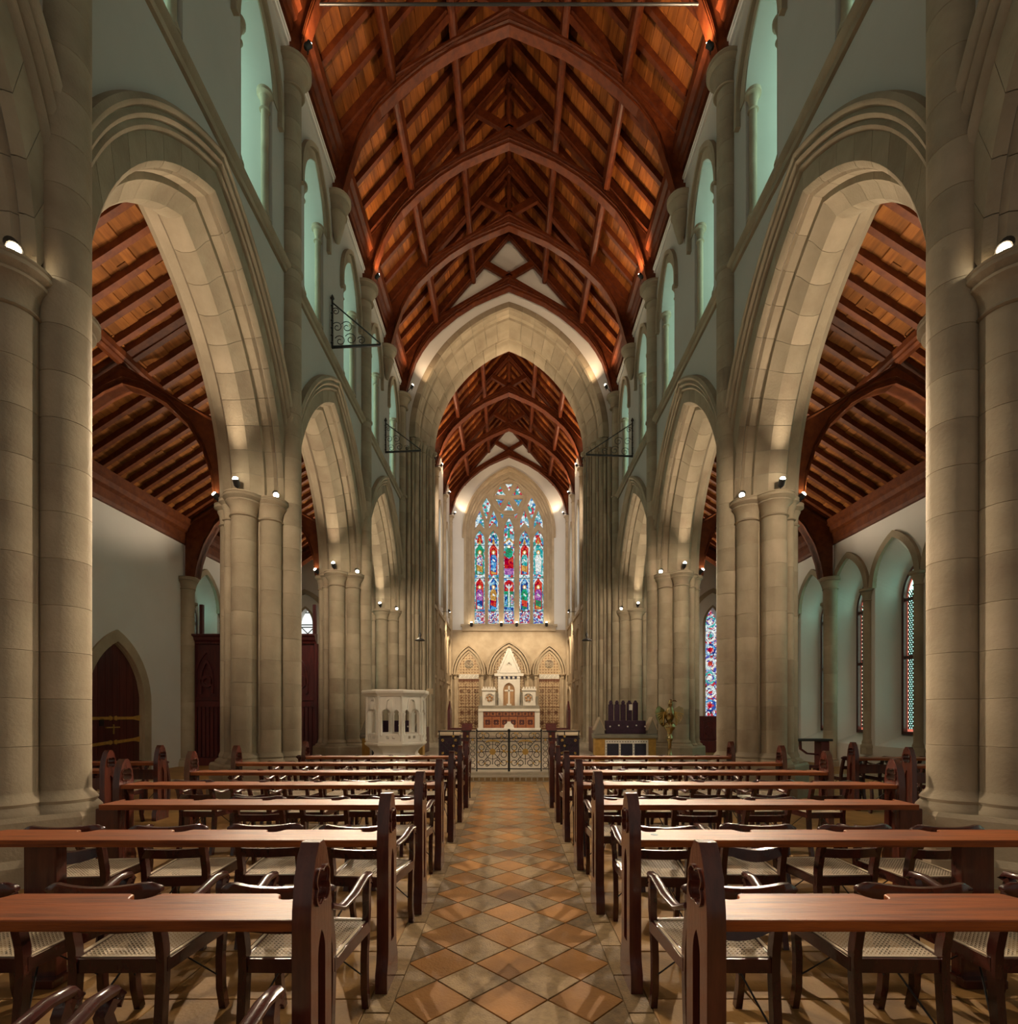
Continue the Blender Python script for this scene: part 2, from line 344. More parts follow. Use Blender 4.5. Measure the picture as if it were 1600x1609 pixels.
def make_pier(i, s):
    D = PD[i]
    lab = {0: 'clustered stone pier closest to the camera, cut by the %s edge of the picture', 1: 'second clustered stone pier on the %s, behind the prayer desks',
           2: 'third clustered stone pier on the %s, '+('behind the white pulpit' if s < 0 else 'behind the brass eagle lectern'), 3: 'farthest clustered stone pier on the %s, against the chancel arch'}[i] % side(s)
    p = thing('stone_pier', lab, 'pier', (s*4.85, D, 0), 'nave piers'); piers[(i, s)] = p
    # (x, dy, radius, shaft top)
    sh = [(4.21, 0, .20, 13.45), (4.47, -.26, .195, 5.07), (4.85, -.5, .215, 5.07), (5.2, -.36, .085, 5.07), (5.42, -.06, .10, 5.07)]
    if i == 3: sh[0] = (4.21, 0, .18, 13.45)
    for x, dy, r, top in sh:
        big = r > .15; H = .429 if big else .858; z = .78; n = 0
        while z < top-.05:
            h = min(H, top-z)
            o = inst(drum(r, h), 'drum', p, (s*x, D+dy, z), rz=random.random()*6.28); z += h
    if i < 3:
        b = MB()
        for x, dy, r in ((4.47, .26, .195), (4.85, .5, .215), (5.2, .36, .085)): b.lathe([(r, .78), (r, 5.07)], s*x, D+dy, 20)
        b.build('rear_shaft', 'stone', p, smooth=50)
    b = MB(); oc = [(4.30,-.12),(4.55,-.38),(5.0,-.42),(5.35,-.12),(5.35,.12),(5.0,.42),(4.55,.38),(4.30,.12)]
    b.loft([[(s*x, D+y, z) for x, y in oc] for z in (.6, 5.4)], True, True); b.build('core', 'stone', p)
    b = MB()
    for x, dy, r, top in sh[1:]+([(4.85, .5, .215, 0), (4.47, .26, .195, 0)] if i < 3 else []):
        b.lathe(cap_prof(r, 5.07, ZS, 1.62 if r > .15 else 2.0), s*x, D+dy, 24)
    b.loft([[(s*(4.85+(x-4.85)*1.12), D+y*1.15, z) for x, y in oc] for z in (5.36, ZS)], True, True)
    b.build('capital', 'stone', p, smooth=35)
    b = MB()
    for x, dy, r, top in sh+([(4.85, .5, .215, 0), (4.47, .26, .195, 0)] if i < 3 else []):
        b.lathe(base_prof(r, .58, .80, 1.45 if r > .15 else 1.9), s*x, D+dy, 24)
    b.build('base', 'stone', p, smooth=35)
    b = MB(); pl = [(3.92,-.16),(4.12,-.36),(4.42,-.62),(4.7,-.84),(5.05,-.84),(5.3,-.6),(5.62,-.28),(5.62,.28),(5.3,.6),(5.05,.84),(4.7,.84),(4.42,.62),(4.12,.36),(3.92,.16)]
    if i == 3: pl = pl[:8]+[(5.62,.4),(4.0,.4)]
    def sc(k): return [(4.8+(x-4.8)*k, y*k) for x, y in pl]
    b.loft([[(s*x, D+y, z) for x, y in sc(k)] for k, z in ((1.06,-.01),(1.06,.18),(1.0,.24),(1.0,.56),(.97,.60))], True, True)
    b.build('plinth', 'stone', p)
    b = MB(); b.lathe([(.205,-.03),(.23,0),(.23,.03),(.205,.06)], s*4.21, D, 20); b.xf = None
    b.v = [(x, y, z+9.98) for x, y, z in b.v]; b.build('shaft_ring', 'stone', p, smooth=40)
    b = MB(); b.lathe(cap_prof(.2, 13.42, 13.93, 1.75), s*4.17, D, 28); b.build('corbel_capital', 'stone', p, smooth=35)
for i in range(4):
    for s in (-1, 1): make_pier(i, s)

# ------------------------------------------------------------------ nave arches: voussoirs in two orders, hood
PA = [(-.012,.64),(-.012,.36),(.03,.315),(.07,.30),(.10,.33),(.14,.285),(.27,.27)]
PB = [(.27,.27),(.28,.20),(.34,.17),(.47,.03),(.56,0),(.68,0),(.80,.05),(.93,.27)]
PC = [(.93,.27),(1.1,.29),(1.2,.36),(1.2,.62)]
PH = [(0,.60),(-.05,.61),(-.075,.645),(-.05,.675),(-.045,.69),(-.09,.70),(-.12,.735),(-.09,.765),(-.085,.78),(-.14,.80),(-.155,.84),(-.12,.89),(0,.90)]
RR = (AA*AA+AH*AH)/(2*AA); CC = RR-AA
def arc_band(s, yc, sg, prof, f0, f1, n=3, ymax=2.56, closed_back=None):
    """piece of an arch between fractions f0..f1 of the quarter arc; returns rings"""
    rings = []
    for q in range(n+1):
        f = f0+(f1-f0)*q/n; rg = []
        for x, t in prof:
            r = RR+t; th1 = math.acos(CC/r); th0 = 0
            if r-CC > ymax: th0 = math.acos((ymax+CC)/r)
            th = th0+(th1-th0)*f
            rg.append((s*(XW+x), yc+sg*(-CC+r*math.cos(th)), ZS+r*math.sin(th)))
        rings.append(rg)
    return rings
vous = {}
def nave_arch(k, s):
    yc = PD[0]-HB+BAY*k
    lab = ['pointed stone arch at the extreme %s edge, only its lower curve in view', 'largest pointed stone arch of the %s arcade, between the two nearest piers', 'second pointed stone arch on the %s, further up the nave', 'farthest and smallest pointed arch of the %s arcade, next to the chancel arch'][k] % side(s)
    a = thing('nave_arch', lab, 'arch', (s*XW, yc, ZS), 'nave arcade arches')
    NV = 10
    for sg in (-1, 1):
        for nm, prof, back in (('A', PA, [(.27,.64)]), ('B', PB, [(.93,.5),(.27,.5)])):
            for q in range(NV):
                key = (s, sg, nm, q)
                if key not in vous:
                    b = MB(); g = .0009; f0, f1 = q/NV+g, (q+1)/NV-g
                    if q == 0: f0 = 0
                    if q == NV-1: f1 = 1
                    rg = arc_band(s, yc, sg, prof+back, f0, f1, 2)
                    b.loft(rg, True, True); o = b.build('voussoir', 'stone', a, smooth=28); vous[key] = o.data
                else: o = inst(vous[key], 'voussoir', a, (s*XW, yc, ZS))
        b = MB(); b.loft(arc_band(s, yc, sg, [(x+.012, t+.012) for x, t in PA[1:]]+[(.5,.4)], 0, 1, 20), True, True); b.build('joint_bed', 'stone_grey', a, smooth=28)
        b = MB(); b.loft(arc_band(s, yc, sg, [(x, t+.010) for x, t in PB]+[(.93,.5),(.27,.5)], 0, 1, 20), True, True); b.build('joint_bed', 'stone_grey', a, smooth=28)
        b = MB(); b.loft(arc_band(s, yc, sg, PC+[(1.0,.62)], 0, 1, 20), True, True); b.build('rear_order', 'stone', a, smooth=28)
        b = MB(); b.loft(arc_band(s, yc, sg, PH+[(.02,.74)], 0, 1, 24), True, True); b.build('hood_mould', 'stone', a, smooth=50)
for k in range(4):
    for s in (-1, 1): nave_arch(k, s)

# ------------------------------------------------------------------ nave walls
ZSTR = 9.88; ZT = 15.2
def wall_cols(mb, fn, w, us, zlo, zhi):
    """grid strip between zlo(u) and zhi(u)"""
    for a, c in zip(us, us[1:]):
        l0, l1, h0, h1 = zlo(a), zlo(c), zhi(a), zhi(c)
        mb.add([fn(a, l0, w), fn(c, l1, w), fn(c, h1, w), fn(a, h0, w)], [(0, 1, 2, 3)])
CW = dict(a=.56, z0=10.15, zs=12.55, h=1.0)
clere = [(PD[0]-BAY+HB/2+HB*j) for j in range(8)]
for s in (-1, 1):
    fn = xplane(s, XW); wall = MB()
    for k in range(-1, 4):
        yc = PD[0]-HB+BAY*k; us = [yc-HB+BAY*j/40 for j in range(41)]; Ro = RR+.60
        lo = lambda u, yc=yc: ZS+math.sqrt(max(Ro*Ro-(abs(u-yc)+CC)**2, 0)) if abs(u-yc) < Ro-CC else ZS
        for w in (0, 1.2): wall_cols(wall, fn, w, us, lo, lambda u: 10.0)
    # upper wall with the clerestory openings
    edges = [-2.8]
    for yc in clere:
        a, z0, zs, h = CW['a'], CW['z0'], CW['zs'], CW['h']
        wall_cols(wall, fn, 0, [edges[-1], yc-a], lambda u: 10.0, lambda u: ZT)
        us = [yc-a*math.cos(PI*j/16) for j in range(17)]
        wall_cols(wall, fn, 0, us, lambda u: arch_z(u, yc, a, zs, h), lambda u: ZT)
        wall_cols(wall, fn, 0, [yc-a, yc+a], lambda u: 10.0, lambda u: z0)
        edges.append(yc+a)
        o1 = opening(yc, a, z0, zs, h); o2 = opening(yc, a*.8, z0+.25, zs, h*.9)
        strip(wall, o1, 0, o2, .75, fn, closed=True)
    wall_cols(wall, fn, 0, [edges[-1], 20.8], lambda u: 10.0, lambda u: ZT)
    wall_cols(wall, fn, 1.2, [-2.8, 20.8], lambda u: 10.0, lambda u: ZT)
    wo = struct(wall.build('wall_'+side(s), 'plaster'))
    # string course
    for j, (y0, y1) in enumerate(((-2.8, PD[0]), (PD[0], PD[1]), (PD[1], PD[2]), (PD[2], PD[3]))):
        b = MB(); pr = [(0,-.13),(-.05,-.12),(-.07,-.06),(-.12,-.03),(-.14,.02),(-.10,.05),(0,.16),(.05,.16),(.05,-.13)]
        b.loft([[(s*(XW+x), y, 9.96+z) for x, z in pr] for y in (y0+.15 if j else y0, y1-.15)], True, True)
        o = struct(b.build('trim_%d' % (3+j+(4 if s > 0 else 0)), 'stone', smooth=40))
    # plaster mould and timber cornice at the wall head
    b = MB(); b.box(s*(XW-.05), s*XW, -2.8, 20.5, 14.28, 14.36); b.box(s*(XW-.08), s*XW, -2.8, 20.5, 14.36, 14.42); struct(b.build('trim_%d' % (11 if s < 0 else 12), 'plaster_white'))
    b = MB(); pr = [(XW,14.55),(XW-.10,14.55),(XW-.13,14.62),(XW-.13,14.72),(XW-.20,14.78),(XW-.22,14.9),(XW-.30,14.98),(XW-.30,15.25),(XW,15.4)]
    b.loft([[(s*x, y, z) for x, z in pr] for y in (-2.8, 20.4)], True, True); struct(b.build('trim_%d' % (13 if s < 0 else 14), 'roof_timber'))

def lead_glass(mb, fn, out, w, mi=0):
    mb.plate(out, [], fn, w, w+.02, mi)
wn = 0
NTH = ['nearest', 'second', 'third', 'fourth', 'fifth', 'sixth', 'seventh', 'eighth', 'ninth', 'tenth', 'eleventh']
for s in (-1, 1):
    fn = xplane(s, XW)
    for j, yc in enumerate(clere):
        if yc < 3: continue
        wn += 1; a, z0, zs, h = CW['a'], CW['z0'], CW['zs'], CW['h']
        b = MB(); o_i = opening(yc, a+.04, z0+.1, zs, h+.04); o_o = opening(yc, a+.2, z0+.1, zs-.15, h+.40)
        b2 = opening(yc, a+.02, zs, zs, h+.0)[1:-1]; b3 = opening(yc, a+.26, zs, zs, h+.24)[1:-1]
        win = b; b = MB()
        ring(b, b2, b3, fn, -.02, .16); b4 = opening(yc, a+.20, zs, zs, h+.20)[1:-1]; b5 = opening(yc, a+.31, zs-.3, zs-.3, h+.62)[1:-1]
        b5 = [(u+(.05 if u > yc else -.05 if u < yc else 0), z) for u, z in b4]; b5 = opening(yc, a+.29, zs, zs, h+.30)[1:-1]
        ring(b, b4, b5, fn, -.09, .02)
        for q in (-1, 1): b.box(s*(XW-.09), s*(XW+.02), yc+q*(a+.245)-.045, yc+q*(a+.245)+.045, zs-.28, zs)
        wobj = struct(b.build('window_%d' % wn, 'stone', smooth=40)); 
        wobj['label'] = '%s tall pointed clerestory window high on the %s nave wall' % (NTH[j-1] if j else 'nearest', side(s))
        wobj.location = (0,0,0)
        for q in (-1, 1):
            b = MB(); r = .065; cy = yc+q*(a-.075)
            b.box(s*(XW-.01), s*(XW+.16), cy-.07, cy+.11*q+.0 if q > 0 else cy+.07, z0+.12, zs) if False else None
            b.lathe(base_prof(r, z0+.13, z0+.34, 1.7)+[(r, zs-.32)], s*(XW+.10), cy, 14)
            b.build('jamb_shaft', 'stone', wobj, smooth=40)
            b = MB(); b.lathe(cap_prof(r, zs-.32, zs+.02, 2.1), s*(XW+.10), cy, 16); b.build('jamb_capital', 'stone', wobj, smooth=40)
        b = MB(); b.plate(opening(yc, a*.8, z0+.25, zs, h*.9), [], fn, .75, .77); b.build('glazing', 'day_glass', wobj)
        b = MB()
        for z in (10.9, 11.5, 12.1, 12.7): b.box(s*(XW+.72), s*(XW+.745), yc-a*.78, yc+a*.78, z-.012, z+.012)
        b.box(s*(XW+.72), s*(XW+.745), yc-.012, yc+.012, z0+.25, zs+.85); b.build('glazing_bar', 'iron', wobj)

# mid-bay corbels under alternate trusses
for s in (-1, 1):
    for j, y in enumerate((PD[0]+HB, PD[1]+HB, PD[2]+HB)):
        c = thing('wall_corbel', '%s tapering stone corbel under a roof truss on the %s nave wall' % (['nearest', 'middle', 'farthest'][j], side(s)), 'corbel', (s*XW, y, 13.0), 'nave wall corbels')
        b = MB(); H = 13.93
        prof = [(.02, H-1.05), (.06, H-1.02), (.09, H-.9), (.15, H-.68), (.19, H-.5), (.2, H-.42)]+[(r, z) for r, z in cap_prof(.2, H-.42, H, 1.6)]
        b.lathe(prof, s*(XW-.10), y, 24); b.build('corbel', 'stone', c, smooth=40)

# ------------------------------------------------------------------ aisle walls
XA = 9.45
def arcade_wall(s, y0, y1, cols, door=None):
    pass
# blind arcade with deep windows: columns every third of a bay
def aisle_side(s):
    fn = xplane(s, XA); b = MB(); wins = []
    cs = []
    for k in (0, 1, 2):
        y0 = PD[0]+BAY*k
        if s < 0 and k < 2: continue
        for q in range(3): cs.append(y0+.17+BAY/3*(q+.5)-.08)
    a, z0, zs, h = .70, .68, 4.75, 1.08; lo, hi = 3.5, 21.5; cur = lo
    for yc in cs:
        if yc+a > 21.4: continue
        wall_cols(b, fn, 0, [cur, yc-a], lambda u: 0, lambda u: 10)
        us = [yc-a*math.cos(PI*j/16) for j in range(17)]
        wall_cols(b, fn, 0, us, lambda u: arch_z(u, yc, a, zs, h), lambda u: 10)
        wall_cols(b, fn, 0, [yc-a, yc+a], lambda u: 0, lambda u: z0)
        o1 = opening(yc, a, z0, zs, h, 12); o2 = opening(yc, a*.66, z0+.3, zs-.35, h*.75, 12)
        strip(b, o1, 0, o2, .6, fn, closed=True); cur = yc+a; wins.append(yc)
    if s < 0:
        dc, da = 12.55, .93
        o = [(dc+da, 0), (dc+da, 1.85)]
        wall_cols(b, fn, 0, [3.5, dc-da], lambda u: 0, lambda u: 10)
        us = [dc-da*math.cos(PI*j/16) for j in range(17)]; wall_cols(b, fn, 0, us, lambda u: arch_z(u, dc, da, 1.75, 1.5), lambda u: 10)
        wall_cols(b, fn, 0, [dc+da, wins[0]-a], lambda u: 0, lambda u: 10)
        b2 = MB(); 
        strip(b, opening(dc, da, 0, 1.75, 1.5, 10), 0, opening(dc, da, 0, 1.75, 1.5, 10), .16, fn)
        # remove the first big column made for cur=lo
    wall_cols(b, fn, 0, [cur, hi], lambda u: 0, lambda u: 10)
    return b, wins
for s in (-1, 1):
    b, wins = aisle_side(s)
    if s < 0:      # drop the quad that would close over the door
        keep = [(f, m) for f, m in zip(b.f, b.m) if not (len(f) == 4 and abs(max(b.v[i][1] for i in f)-min(b.v[i][1] for i in f)) > 9)]
        b.f = [f for f, m in keep]; b.m = [m for f, m in keep]
    w_ = struct(b.build('wall_%s' % side(s)+'_aisle', 'plaster_white'))
    fn = xplane(s, XA); a, z0, zs, h = .70, .68, 4.75, 1.08
    for j, yc in enumerate(wins):
        wn += 1; b = MB()
        ring(b, opening(yc, a-.01, zs, zs, h)[1:-1], opening(yc, a+.15, zs, zs, h+.17)[1:-1], fn, -.08, .06)
        wo = struct(b.build('window_%d' % wn, 'stone', smooth=40))
        wo['label'] = '%s deep pointed window recess along the %s aisle wall' % (NTH[j], side(s))
        o2 = opening(yc, a*.66, z0+.3, zs-.35, h*.75, 12); o3 = opening(yc, a*.66-.07, z0+.37, zs-.35, h*.75-.09, 12)
        b = MB(); ring(b, o2, o3, fn, .50, .62); b.box(s*(XA+.50), s*(XA+.62), yc-a*.66, yc+a*.66, z0+.30, z0+.38); b.box(s*(XA+.52), s*(XA+.60), yc-a*.62, yc+a*.62, 2.88, 2.96); b.build('window_frame', 'door_wood', wo); b = MB(); b.box(s*(XA+.53), s*(XA+.56), yc-a*.62, yc+a*.62, zs-.42, zs-.34); b.build('head_rail', 'door_wood', wo)
        b = MB(); b.plate(o3, [], fn, .60, .62, 0); b.build('glazing', 'day_red', wo)
        o4 = opening(yc, a*.66-.14, z0+.45, zs-.35, h*.75-.18, 12)
        b = MB(); b.plate(o4, [], fn, .575, .59); b.build('clear_glazing', 'day_white', wo)
        b = MB(); g = a*.66-.14; zt = zs-.35
        n = 30
        for q in range(-13, n):      # diamond leading
            z = z0+.45+(zt-z0-.45)*q/n; dz = 2*g*1.6
            if z+dz < z0+.47: continue
            for sg in (-1, 1):
                p0 = (yc-sg*g, z); p1 = (yc+sg*g, z+dz)
                if z < z0+.45: t_ = (z0+.45-z)/dz; p0 = (yc-sg*g+sg*2*g*t_, z0+.45)
                if p1[1] > zt+.2: p1 = (yc-sg*g+sg*2*g*(zt+.2-z)/dz, zt+.2)
                b.bar([fn(p0[0], p0[1], .565), fn(p1[0], p1[1], .565)], .026, .014, up=(1,0,0))
        b.build('leading', 'iron', wo, kind='stuff')
        for q in (-1,):
            c = MB(); cy = yc-a-.08; r = .10
            c.lathe(base_prof(r, .62, .86, 1.6)+[(r, 4.48)], s*(XA-.04), cy, 16); c.lathe([(.16,.45),(.16,.62)], s*(XA-.04), cy, 8); c.build('column', 'stone', wo, smooth=40)
            c = MB(); c.lathe(cap_prof(r, 4.46, 4.78, 1.9), s*(XA-.04), cy, 18); c.build('column_capital', 'stone', wo, smooth=40)
    # truss posts: engaged shafts on the aisle wall
    for i in (1, 2, 3):
        y = PD[i]-.05
        p = thing('wall_shaft', 'engaged stone shaft on the %s aisle wall, %s' % (side(s), ['hidden behind the nearest pier', 'with a timber brace springing from its capital', 'at the far end of the aisle'][i-1]), 'shaft', (s*XA, y, 0), 'aisle wall shafts')
        for q in range(6): inst(drum(.18, .82), 'drum', p, (s*(XA-.12), y, .2+.82*q), rz=q)
        b = MB(); b.lathe(cap_prof(.18, 5.1, 5.45, 1.5), s*(XA-.12), y, 24); b.build('capital', 'stone', p, smooth=40)
        b = MB(); b.lathe([(.26,0),(.26,.12)]+base_prof(.18,.12,.24,1.4), s*(XA-.12), y, 20); b.build('base', 'stone', p, smooth=40)
    # timber cornice
    b = MB(); pr = [(XA,6.42),(XA-.08,6.42),(XA-.10,6.5),(XA-.10,6.72),(XA-.18,6.78),(XA-.2,6.9),(XA-.26,6.95),(XA-.26,7.12),(XA,7.2)]
    b.loft([[(s*x, y, z) for x, z in pr] for y in (3.5, 21.4)], True, True); struct(b.build('trim_%d' % (15 if s < 0 else 16), 'aisle_timber'))

# door in the left aisle
dc, da = 12.55, .93; fn = xplane(-1, XA)
b = MB(); 
b.plate(opening(dc, da, 0.01, 1.75, 1.5, 10), [], fn, .12, .18)
dr = struct(b.build('door_1', 'door_wood')); dr['label'] = 'pointed double plank door with ochre strap hinges in the left aisle wall'
b = MB(); ring(b, opening(dc, da-.01, 0, 1.75, 1.5), opening(dc, da+.24, 0, 1.75, 1.78), fn, -.05, .05); ring(b, opening(dc, da-.02, 0, 1.75, 1.48), opening(dc, da+.08, 0, 1.75, 1.58), fn, .02, .14); b.build('door_surround', 'stone_pale', dr, smooth=30)
for q in range(8):
    u0 = dc-da+.02+q*(2*da-.04)/8; u1 = u0+(2*da-.04)/8-.008
    zt = lambda u: arch_z(u, dc, da-.015, 1.75, 1.47)
    b = MB(); vs = [(u0, .01), (u1, .01), (u1, zt(u1)), ((u0+u1)/2, zt((u0+u1)/2)), (u0, zt(u0))]
    b.plate(vs, [], fn, .085, .12); b.build('plank', 'door_wood', dr)
for z in (.20, .82, 1.40):
    for q in (-1, 1):
        b = MB(); tz = .035*q*(1 if z < 1.3 else 0)
        pts = [(dc+q*(da-.03), z+.07+tz), (dc+q*(da-.03), z-.07+tz), (dc+q*(da-.26), z-.035+tz), (dc+q*.12, z-.035), (dc+q*.10, z-.06), (dc+q*.03, z-.03), (dc+q*.03, z+.03), (dc+q*.10, z+.06), (dc+q*.12, z+.035), (dc+q*(da-.26), z+.035+tz)]
        b.plate(pts if q > 0 else pts[::-1], [], fn, .06, .088); b.build('strap_hinge', 'hinge', dr)
b = MB(); b.bar([fn(dc-.22, 1.18, .07), fn(dc+.2, 1.18, .07)], .03, .03, up=(0,0,1)); b.bar([fn(dc, 1.02, .06), fn(dc, 1.25, .06)], .03, .02, up=(0,1,0)); b.build('latch', 'gilt', dr)
b = MB(); b.box(-XA-.08, -XA-.06, dc-.42, dc-.30, 1.22, 1.40); b.build('lock_plate', 'iron', dr)

# aisle east walls
fnE = yplane(21.4)
for s in (-1, 1):
    wc, wa = s*8.35, .30; z0, zs, h = (1.4, 5.15, .72) if s > 0 else (4.2, 5.2, .62)
    b = MB(); X0, X1 = sorted((s*4.1, s*10.2))
    wall_cols(b, fnE, 0, [X0, wc-wa], lambda u: 0, lambda u: 10); wall_cols(b, fnE, 0, [wc+wa, X1], lambda u: 0, lambda u: 10)
    us = [wc-wa*math.cos(PI*j/12) for j in range(13)]
    wall_cols(b, fnE, 0, us, lambda u: arch_z(u, wc, wa, zs, h), lambda u: 10); wall_cols(b, fnE, 0, [wc-wa, wc+wa], lambda u: 0, lambda u: z0)
    strip(b, opening(wc, wa, z0, zs, h), 0, opening(wc, wa*.9, z0, zs, h*.95), .3, fnE, closed=True)
    struct(b.build('wall_%s_east' % side(s), 'plaster_white'))
    wn += 1; b = MB(); ring(b, opening(wc, wa+.55, z0, zs, h+.6), opening(wc, wa+.72, z0, zs, h+.78), fnE, -.10, .02)
    ring(b, opening(wc, wa, z0, zs, h), opening(wc, wa+.1, z0, zs, h+.1), fnE, -.03, .05)
    wo = struct(b.build('window_%d' % wn, 'stone', smooth=40)); wo['label'] = 'narrow lancet at the east end of the %s aisle, %s' % (side(s), 'filled with patterned stained glass' if s > 0 else 'plain leaded glass above the wooden screen')
    o2 = opening(wc, wa*.9, z0, zs, h*.95)
    b = MB(); b.plate(o2, [], fnE, .28, .30)
    if s < 0:
        b.build('glazing', 'day_soft', wo); b = MB()
        for z in (4.2, 4.55, 5.1, 5.2, 5.7): b.box(wc-wa, wc+wa, 21.64, 21.67, z-.02, z+.02)
        for q in (-1, 1):
            for zc in (4.37, 4.83): b.bar([(wc-q*wa, 21.65, zc-.3), (wc+q*wa, 21.65, zc+.3)], .035, .02, up=(0,1,0))
        b.build('leading', 'iron', wo)
    else:
        b.build('stained_glass', 'g_mixred', wo)
        for q in range(7):
            zc = 1.85+q*.58; b = MB(); k = [(wc+.24*math.cos(t*PI/6), zc+.26*math.sin(t*PI/6)) for t in range(12)]
            b.plate(k, [circ(wc, zc, .17, 12)], fnE, .25, .27); b.build('glass_medallion', ['g_blue', 'g_white', 'g_teal', 'g_white'][q % 4], wo)
            b = MB(); b.plate(circ(wc, zc, .10, 8), [], fnE, .25, .265); b.build('glass_medallion', ['g_red', 'g_mix', 'g_white', 'g_red'][q % 4], wo)
# ------------------------------------------------------------------ nave and chancel roof
APZ = 20.04; SL = 1.166
INNER = [(4.03,13.93),(3.95,14.2),(3.84,14.6),(3.62,15.25),(3.38,15.68),(3.1,16.07),(2.61,16.55),(2.0,17.05),(1.34,17.47),(.65,17.78),(0,18.05)]
def truss(D, lab, k=1.0, zb=13.93, parent=None, thick=.075):
    """scissor truss: plates, principals, mouldings. k scales it for the narrower chancel"""
    T = thing('roof_truss', lab, 'truss', (0, D, zb), 'arched scissor roof trusses')
    f = lambda p: (p[0]*k, zb+(p[1]-13.93)*k)
    for s in (-1, 1):
        fn = lambda u, z, w, s=s: (s*u, D+w, z)
        # braced plate between wall post, principal, collar and curved soffit
        outer = [(4.27,13.93)]+INNER[:]+[(0,18.56),(2.93,16.86),(4.22,15.35)]
        b = MB(); b.plate([f(p) for p in outer], [], fn, -thick, thick); b.build('arch_brace', 'roof_timber', T)
        # principal rafter
        pr = [(4.27,15.06),(4.27,15.55),(0,20.52),(0,APZ)]
        b = MB(); b.plate([f(p) for p in pr], [], fn, -thick*1.1, thick*1.1); b.build('principal_rafter', 'roof_timber', T)
        # scissor arm carrying on past the centre
        b = MB(); arm = [(-.12,18.30),(-.12,18.56),(.86,19.14),(.97,18.93)]
        b.plate([f(p) for p in arm], [], fn, -thick*.8, thick*.8); b.build('scissor_arm', 'roof_timber', T)
        # mouldings
        def strip_(pts, w0, dz, nm, off=0):
            b = MB(); P = [f(p) for p in pts]
            b.loft([[(s*x, D-w0-.05, z+dz*0), (s*x, D-w0+.0, z-dz), (s*x, D-w0+.06, z), (s*x, D-w0, z+dz)] for x, z in P], True, True); return b
        b = strip_([(x+.0, z+.10) for x, z in INNER[1:]], thick, .035, ''); b2 = strip_([(x, z+.20) for x, z in INNER[1:]], thick, .02, ''); b.add(b2.v, b2.f)
        b2 = strip_([(2.93, 16.70), (1.5, 17.55), (0, 18.42)], thick, .03, ''); b.add(b2.v, b2.f)
        b2 = strip_([(2.93, 16.62), (1.5, 17.46), (0, 18.32)], thick, .02, ''); b.add(b2.v, b2.f)
        b2 = strip_([(4.2, 15.25), (2.93, 16.72), (0, APZ+.06)], thick*1.1, .025, ''); b.add(b2.v, b2.f)
        b.build('moulding', 'roof_timber', T)
        b = MB(); b.loft([[(s*x*1., D-thick*1.5, z), (s*x, D+thick*1.5, z), (s*x+.0, D+thick*1.5, z+.05), (s*x, D-thick*1.5, z+.05)] for x, z in [f((x, z-.02)) for x, z in INNER]], True, True)
        b.build('soffit_mould', 'roof_timber', T)
    b = MB(); b.lathe([(.02, f((0,19.93))[1]), (.05, f((0,19.96))[1]), (.07, f((0,20.02))[1]), (.07, f((0,20.3))[1])], 0, D, 8); b.build('king_pendant', 'roof_timber', T)
    return T
tn = ['nearest', 'second', 'third', 'fourth', 'fifth', 'sixth', 'seventh']
TD = [PD[0], PD[0]+HB, PD[1], PD[1]+HB, PD[2], PD[2]+HB, 20.33]
tlab = ['arched timber roof truss overhead just behind the top edge of the picture', 'arched timber roof truss overhead at the very top edge of the picture', 'arched timber roof truss crossed by the iron tie rod at the top',
        'arched timber roof truss with the largest fully visible pointed brace', 'arched timber roof truss, second fully visible brace down the nave', 'arched timber roof truss, third fully visible brace down the nave',
        'arched timber roof truss against the white gable over the chancel arch']
for D, l in zip(TD, tlab): truss(D, l)
KC = XC/4.1
CD = [23.1, 26.4, 29.65, 32.8]
for D, l in zip(CD, ['first chancel roof truss, just beyond the stone chancel arch', 'second chancel roof truss, its brace uppermost inside the chancel arch', 'third chancel roof truss, midway inside the chancel arch', 'last chancel roof truss against the white gable over the stained glass window']):
    truss(D, l, KC, 13.93, thick=.12)

